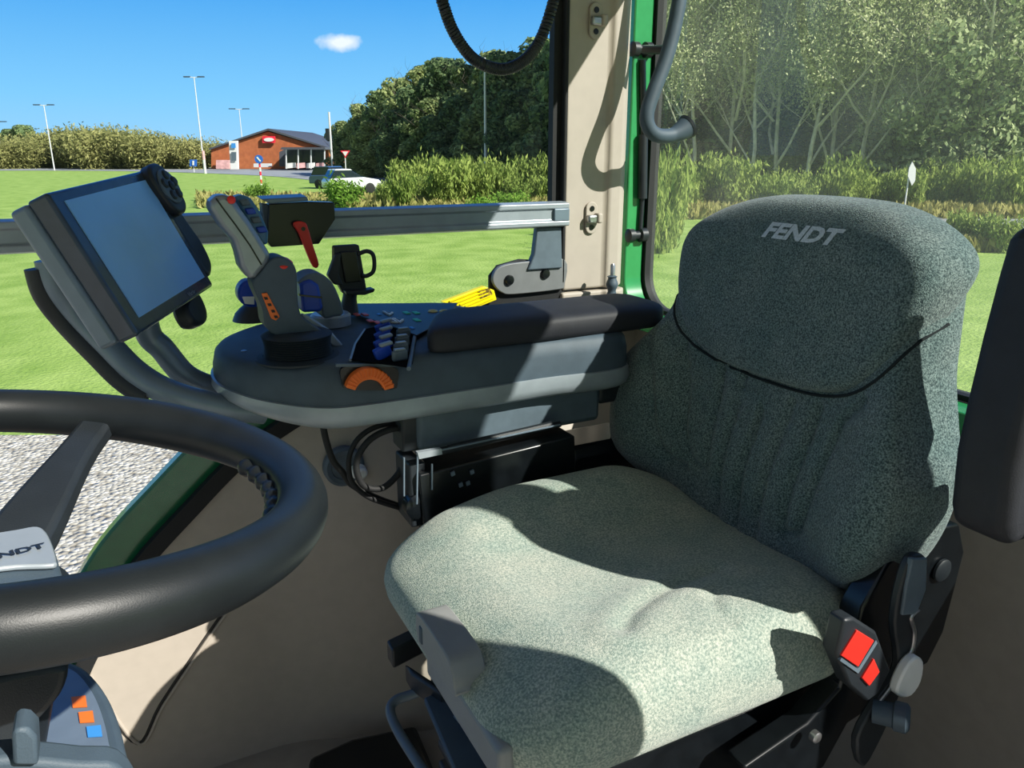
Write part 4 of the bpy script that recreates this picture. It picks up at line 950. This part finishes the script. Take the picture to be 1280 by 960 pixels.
# beyond the rear window
for i in range(34):
    px = 838+i*13.3; D = 31.5+5*random.random(); k = ('broom0', 'broom1', 'broom1')[i % 3]; s = random.uniform(.75, 1.35)
    if 1080 < px < 1190: s *= .8
    plant(k, shrub_makers[k], gl(px, D), random.random()*6, (s, s, s*1.05), 'yellow green broom bush before the wood beyond the rear window', 'shrub', 'broom bushes beyond the rear window')
for i, (px, D, s) in enumerate(((812, 19, 1.15), (828, 20, 1.5), (842, 21, 1.1), (822, 23, 1.6))):
    plant('broom0', shrub_makers['broom0'], gl(px, D), i*2, (s*.55, s*.55, s), 'tall slender weed clump right of the green window frame', 'shrub', 'weed clumps right of the green frame')
for i, (px, D) in enumerate(((1250, 20.5), (1232, 21), (1275, 20), (1215, 22))):
    plant('broom1', shrub_makers['broom1'], gl(px, D), i, (.6, .6, .55), 'low weed tuft between lawn and road right of the headrest', 'shrub', 'weed tufts right of the headrest')
# overgrown bank at far left
for i in range(26):
    px = -20+i*11; D = 118+random.random()*14; pr = 180-12*math.exp(-((px-125)/70)**2) ; s = htop(pr, D)/2.7
    plant('hedge', shrub_makers['hedge'], gl(px, D), random.random()*6, (s*1.0, s*1.0, s), 'brownish green bush on the overgrown bank beyond the lawn at left', 'shrub', 'bushes of the overgrown bank')
# tall dry grass along the verge
pts = []
for i in range(9000):
    t = rng.random(); px = 240+t*480; D = 36-6*t+rng.random()*7; p = gl(px, D); pts.append((p.x, p.y, rng.random()*.45))
for i in range(5000):
    px = 800+rng.random()*500; D = 30+rng.random()*3; p = gl(px, D); pts.append((p.x, p.y, rng.random()*.5))
for i in range(2500):
    px = 1180+rng.random()*130; D = 20+rng.random()*2.5; p = gl(px, D); pts.append((p.x, p.y, rng.random()*.3))
vg = bpy.data.objects.new('verge_grass', leaf_mesh('verge_grass', np.array(pts), .13, M['leaf_dry'], 1.3, 1.5)); col.objects.link(vg)
tag(vg, 'tall dry grass growing along the road verge', 'grass', kind='stuff')

# ------------------------------------------------------------------ building, signs, posts, cars
def V2(px, py, D): return W(px, py, D)
DB = 118
bd = thing('supermarket_building', 'low orange brick gabled shop building far across the road', 'building', gl(335, DB))
def face(pts, D, depth, nm, m, par, **k):
    return MB().prism([W(*p, D) for p in pts], VF*depth).build(nm, m, par, **k)
g0 = 211.0
face([(264, g0), (264, 187), (335, 164.5), (382, 178), (410, 187), (410, g0)], DB, 25, 'wall', M['brick'], bd)
face([(261, 187.5), (335, 163), (413, 187), (413, 185), (335, 160.5), (261, 185.3)], DB-.4, 26, 'roof', M['roofdark'], bd)
sg = face([(328, 170.2), (343.5, 170.2), (343.5, 178.5), (328, 178.5)], DB-.5, .3, 'sign_panel', M['signred'], bd)
e_ = [(336+6.2*math.cos(a), 174.6+2.4*math.sin(a)) for a in np.linspace(0, 2*math.pi, 24, endpoint=False)]
face(e_, DB-.6, .08, 'sign_oval', M['white'], sg)
face([(270, 200), (286, 200), (286, g0), (270, g0)], DB-1, .5, 'poster_wall', M['pink'], bd)
aw = face([(352, 184), (406, 184), (407, 187), (350, 187)], DB-9, 9, 'canopy_roof', M['roofdark'], bd)
face([(349, 190), (357, 186), (357, 208), (349, 208)], DB-4, 4, 'side_panel', M['roofdark'], bd)
face([(357, 187), (405, 187), (405, 205), (357, 205)], DB-4, .3, 'canopy_shade', M['carglass'], bd)  # dark sheet standing for the shade under the canopy
for p in ((357, 372) [0:1] + (372, 388, 405)): face([(p, 187), (p+1.2, 187), (p+1.2, 211), (p, 211)], DB-8.5, .2, 'post', M['post'], bd)
for i, p in enumerate((359, 371, 383, 395)):
    face([(p, 204), (p+10, 203.2), (p+11, 209.5), (p, 210.5)], DB-8, .3, 'banner', M['pink'] if i % 2 else M['white'], bd)
face([(317, 204.5), (336, 204.5), (336, 209), (317, 209)], DB-6, 1.5, 'trolley_shelter', M['post'], bd)
tt = thing('totem_sign', 'tall white totem sign in front of the brick building', 'sign', gl(292, DB-12))
face([(286, 176), (296, 176), (297, 211.5), (288, 211.5)], DB-12, .6, 'board', M['white'], tt)
face([(289, 179), (294, 179), (294.5, 185), (289, 185)], DB-12.2, .1, 'panel', M['iconblue'], tt)
face([(289, 190), (295, 190), (295, 201), (289.5, 201)], DB-12.2, .1, 'panel', M['slate_light'], tt)
def lamp_post(px0, py0, px1, D, label, heads=2, r=.09):
    t = thing('street_lamp', label, 'street lamp', gl(px1, D), None); a = gl(px1, D); top = Vector((a.x, a.y, htop(py0, D)))
    MB().tube([a, top], [r, r*.55], 8).build('pole', M['post'], t)
    if heads:
        for s in ((-1, 1) if heads == 2 else (1,)):
            e = top+VR*s*(D*.0085); MB().tube([top-VZ*.1, e], .05, 6).build('arm', M['post'], t)
            MB().fbox(e, VR, VF, VZ, D*.008, .3, .14).build('lamp_head', M['slate'], t)
    return t
lamp_post(250, 96, 254, 105, 'tall double headed street lamp left of the brick building')
lamp_post(303, 136, 305, 130, 'double headed street lamp rising behind the brick building')
lamp_post(58, 131, 66, 110, 'street lamp on the bank at far left with double head')
lamp_post(3, 152, 4, 125, 'street lamp at the left edge of the view', 1)
lamp_post(607, 72, 607, 56, 'tall plain white post in front of the wood left of the pillar', 0, .12)
tl = thing('traffic_light', 'grey traffic light post between the brick building and the wood', 'traffic light', gl(415, 80))
a = gl(415, 80); MB().tube([a, Vector((a.x, a.y, htop(140, 80)))], .10, 8).build('pole', M['post'], tl)
MB().fbox(Vector((a.x, a.y, htop(168, 80)))-VR*.22-VF*.2, VR, VF, VZ, .35, .3, 1.1).build('signal_head', M['dark'], tl)
ys = thing('yield_sign', 'red and white triangular yield sign on a post before the wood', 'sign', gl(431.5, 62)); a = gl(431.5, 62)
MB().tube([a, Vector((a.x, a.y, htop(190, 62)))], .04, 8).build('post', M['post'], ys)
tri = lambda s, D: [W(431.5-6*s, 191.5-3.3*s, D), W(431.5+6*s, 191.5-3.3*s, D), W(431.5, 191.5+6.2*s, D)]
MB().prism(tri(1, 61.8), VF*.04).build('plate', M['signred'], ys); MB().prism(tri(.62, 61.72), VF*.04).build('plate_centre', M['white'], ys)
bs = thing('road_sign', 'round blue sign on a red and white striped post by the road', 'sign', gl(324, 58)); a = gl(324, 58)
for k in range(6): MB().tube([Vector((a.x, a.y, .28*k)), Vector((a.x, a.y, .28*k+.28))], .07, 8).build('post_band', M['signred'] if k % 2 else M['white'], bs)
c = W(323.5, 199, 57.9); d_ = MB().lathe(c, -VF, [(.30, -.02), (.30, .02)], 24).build('disc', M['signblue'], bs)
MB().prism([c-VF*.03+VR*x+VZ*y for x, y in ((-.16, .12), (-.08, .18), (.16, -.12), (.08, -.18))], -VF*.01).build('arrow', M['white'], d_)
b2 = thing('parking_sign', 'square blue sign with white symbol near the far road', 'sign', gl(241, 100))
a = gl(241, 100); MB().tube([a, Vector((a.x, a.y, htop(205, 100)))], .05, 8).build('post', M['post'], b2)
MB().prism([W(*p, 99.8) for p in ((237, 199.5), (246, 199.5), (246, 208), (237, 208))], VF*.05).build('plate', M['signblue'], b2)
MB().prism([W(*p, 99.7) for p in ((240.5, 201), (242.5, 201), (242.5, 206.5), (240.5, 206.5))], VF*.04).build('symbol', M['white'], b2)
pst = thing('white_post', 'white road post with reddish top left of the brick building', 'post', gl(255, 95))
a = gl(255, 95); MB().tube([a, Vector((a.x, a.y, 1.6))], .14, 8).build('post', M['white'], pst); MB().tube([Vector((a.x, a.y, 1.6)), Vector((a.x, a.y, 2.6))], .16, 8).build('head', M['pink'], pst)
ds = thing('diamond_sign', 'white diamond shaped sign on a post above the headrest before the wood', 'sign', gl(1139, 30.5)); a = gl(1139, 30.5)
MB().tube([a, Vector((a.x, a.y, htop(222, 30.5)))], .03, 8).build('post', M['post'], ds)
MB().prism([W(*p, 30.4) for p in ((1140.5, 202), (1145, 211), (1144, 226), (1140, 232), (1135, 220), (1136.5, 210))], VF*.03).build('plate', M['post'], ds)
def car(px, D, label, m, L_=4.2, H=1.5, rz=0, van=False):
    o = gl(px, D); t = thing('car', label, 'car', o); X_ = (VR*math.cos(rz)+VF*math.sin(rz)); Y_ = VZ.cross(X_)
    def pt(x, y, z): return o+X_*x+Y_*y+VZ*z
    hw_ = .86
    body = [(-L_/2, .35), (-L_/2, .75), (-L_/2+.15, .92), (L_/2-1.15, .98), (L_/2-.2, .82), (L_/2, .62), (L_/2, .35)]
    MB().prism([pt(x, -hw_, z) for x, z in body], Y_*2*hw_).build('body', m, t, bevel=.06)
    cab = [(-L_/2+.12, .9), (-L_/2+.45, H-.02), (L_/2-2.0, H), (L_/2-1.15, .96)]
    MB().prism([pt(x, -hw_+.08, z) for x, z in cab], Y_*(2*hw_-.16)).build('cabin', M['carglass'], t, bevel=.05)
    MB().prism([pt(x, -hw_+.06, z) for x, z in ((-L_/2+.42, H-.06), (-L_/2+.5, H+.01), (L_/2-2.0, H+.03), (L_/2-1.85, H-.05))], Y_*(2*hw_-.12)).build('roof', m, t, bevel=.02)
    for x in (-L_/2+.8, L_/2-.8):
        for s in (-1, 1): MB().lathe(pt(x, s*(hw_-.18)-.0, .32), Y_*s, [(.32, 0), (.32, .18), (.2, .2)], 18).build('wheel', M['rubber'], t)
    return t
car(438, 50, 'white car parked by the road behind the bright green bush', M['carwhite'], 3.4, 1.45, .5)
car(420, 56, 'dark blue car half hidden behind the bright green bush', M['carblue'], 3.6, 1.5, -.4)

# ================================================================== LIGHT
w = bpy.data.worlds.new('sky'); scene.world = w; w.use_nodes = True; nt = w.node_tree; N = nt.nodes; L = nt.links
bg = N['Background']; tc = N.new('ShaderNodeTexCoord'); sx = N.new('ShaderNodeSeparateXYZ'); L.new(tc.outputs['Generated'], sx.inputs[0])
rp = N.new('ShaderNodeValToRGB'); e = rp.color_ramp.elements
e[0].position = 0; e[0].color = (.30, .58, .88, 1); e[1].position = 1; e[1].color = (.02, .10, .42, 1)
for p_, c_ in ((.06, (.20, .52, .90)), (.18, (.065, .32, .80)), (.40, (.03, .18, .60))): x = e.new(p_); x.color = (*c_, 1)
L.new(sx.outputs['Z'], rp.inputs['Fac'])
# one small cloud bank
cdir = Vector(ray(424, 53)).normalized(); vm = N.new('ShaderNodeVectorMath'); vm.operation = 'SUBTRACT'; L.new(tc.outputs['Generated'], vm.inputs[0]); vm.inputs[1].default_value = cdir
mp = N.new('ShaderNodeMapping'); mp.vector_type = 'POINT'; mp.inputs['Rotation'].default_value = (0, 0, YAW); mp.inputs['Scale'].default_value = (38, 38, 100); L.new(vm.outputs[0], mp.inputs[0])
ln = N.new('ShaderNodeVectorMath'); ln.operation = 'LENGTH'; L.new(mp.outputs[0], ln.inputs[0])
nz = N.new('ShaderNodeTexNoise'); nz.inputs['Scale'].default_value = 60; nz.inputs['Detail'].default_value = 6; L.new(tc.outputs['Generated'], nz.inputs['Vector'])
ad = N.new('ShaderNodeMath'); ad.operation = 'MULTIPLY_ADD'; L.new(nz.outputs['Fac'], ad.inputs[0]); ad.inputs[1].default_value = 1.3; L.new(ln.outputs['Value'], ad.inputs[2])
mr = N.new('ShaderNodeMapRange'); mr.inputs['From Min'].default_value = 1.7; mr.inputs['From Max'].default_value = .9; L.new(ad.outputs[0], mr.inputs['Value'])
mx = N.new('ShaderNodeMix'); mx.data_type = 'RGBA'; L.new(mr.outputs[0], mx.inputs['Factor']); L.new(rp.outputs[0], mx.inputs['A']); mx.inputs['B'].default_value = (.8, .86, .92, 1)
dt = N.new('ShaderNodeVectorMath'); dt.operation = 'DOT_PRODUCT'; L.new(tc.outputs['Generated'], dt.inputs[0]); dt.inputs[1].default_value = (-sy, -cy, .15)  # unseen sky behind the camera, greyed to hold ambient light down
m4 = N.new('ShaderNodeMapRange'); m4.inputs['From Min'].default_value = -.15; m4.inputs['From Max'].default_value = .55; L.new(dt.outputs['Value'], m4.inputs['Value'])
m5 = N.new('ShaderNodeMix'); m5.data_type = 'RGBA'; L.new(m4.outputs[0], m5.inputs['Factor']); L.new(mx.outputs['Result'], m5.inputs['A']); m5.inputs['B'].default_value = (.20, .25, .31, 1)
L.new(m5.outputs['Result'], bg.inputs['Color']); bg.inputs['Strength'].default_value = 1.2
sun = bpy.data.lights.new('sun', 'SUN'); sun.energy = 8.0; sun.angle = math.radians(.55); sun.color = (1, .95, .86)
so = bpy.data.objects.new('sun', sun); col.objects.link(so)
AZ = math.radians(57); EL = math.radians(37)
sd = Vector((math.cos(AZ)*math.cos(EL), -math.sin(AZ)*math.cos(EL), math.sin(EL))); so.rotation_euler = sd.to_track_quat('Z', 'Y').to_euler()
scene.view_settings.view_transform = 'Standard'; scene.view_settings.look = 'None'; scene.view_settings.exposure = 0.0; scene.view_settings.gamma = 1.0
scene.cycles.max_bounces = 8; scene.cycles.transparent_max_bounces = 12
scene.cycles.use_denoising = True

vs_ = scene.view_settings; vs_.use_curve_mapping = True; cm = vs_.curve_mapping; cv = cm.curves[3]
cv.points.new(.03, .027); cv.points.new(.12, .118); cv.points.new(.5, .53); cm.update()
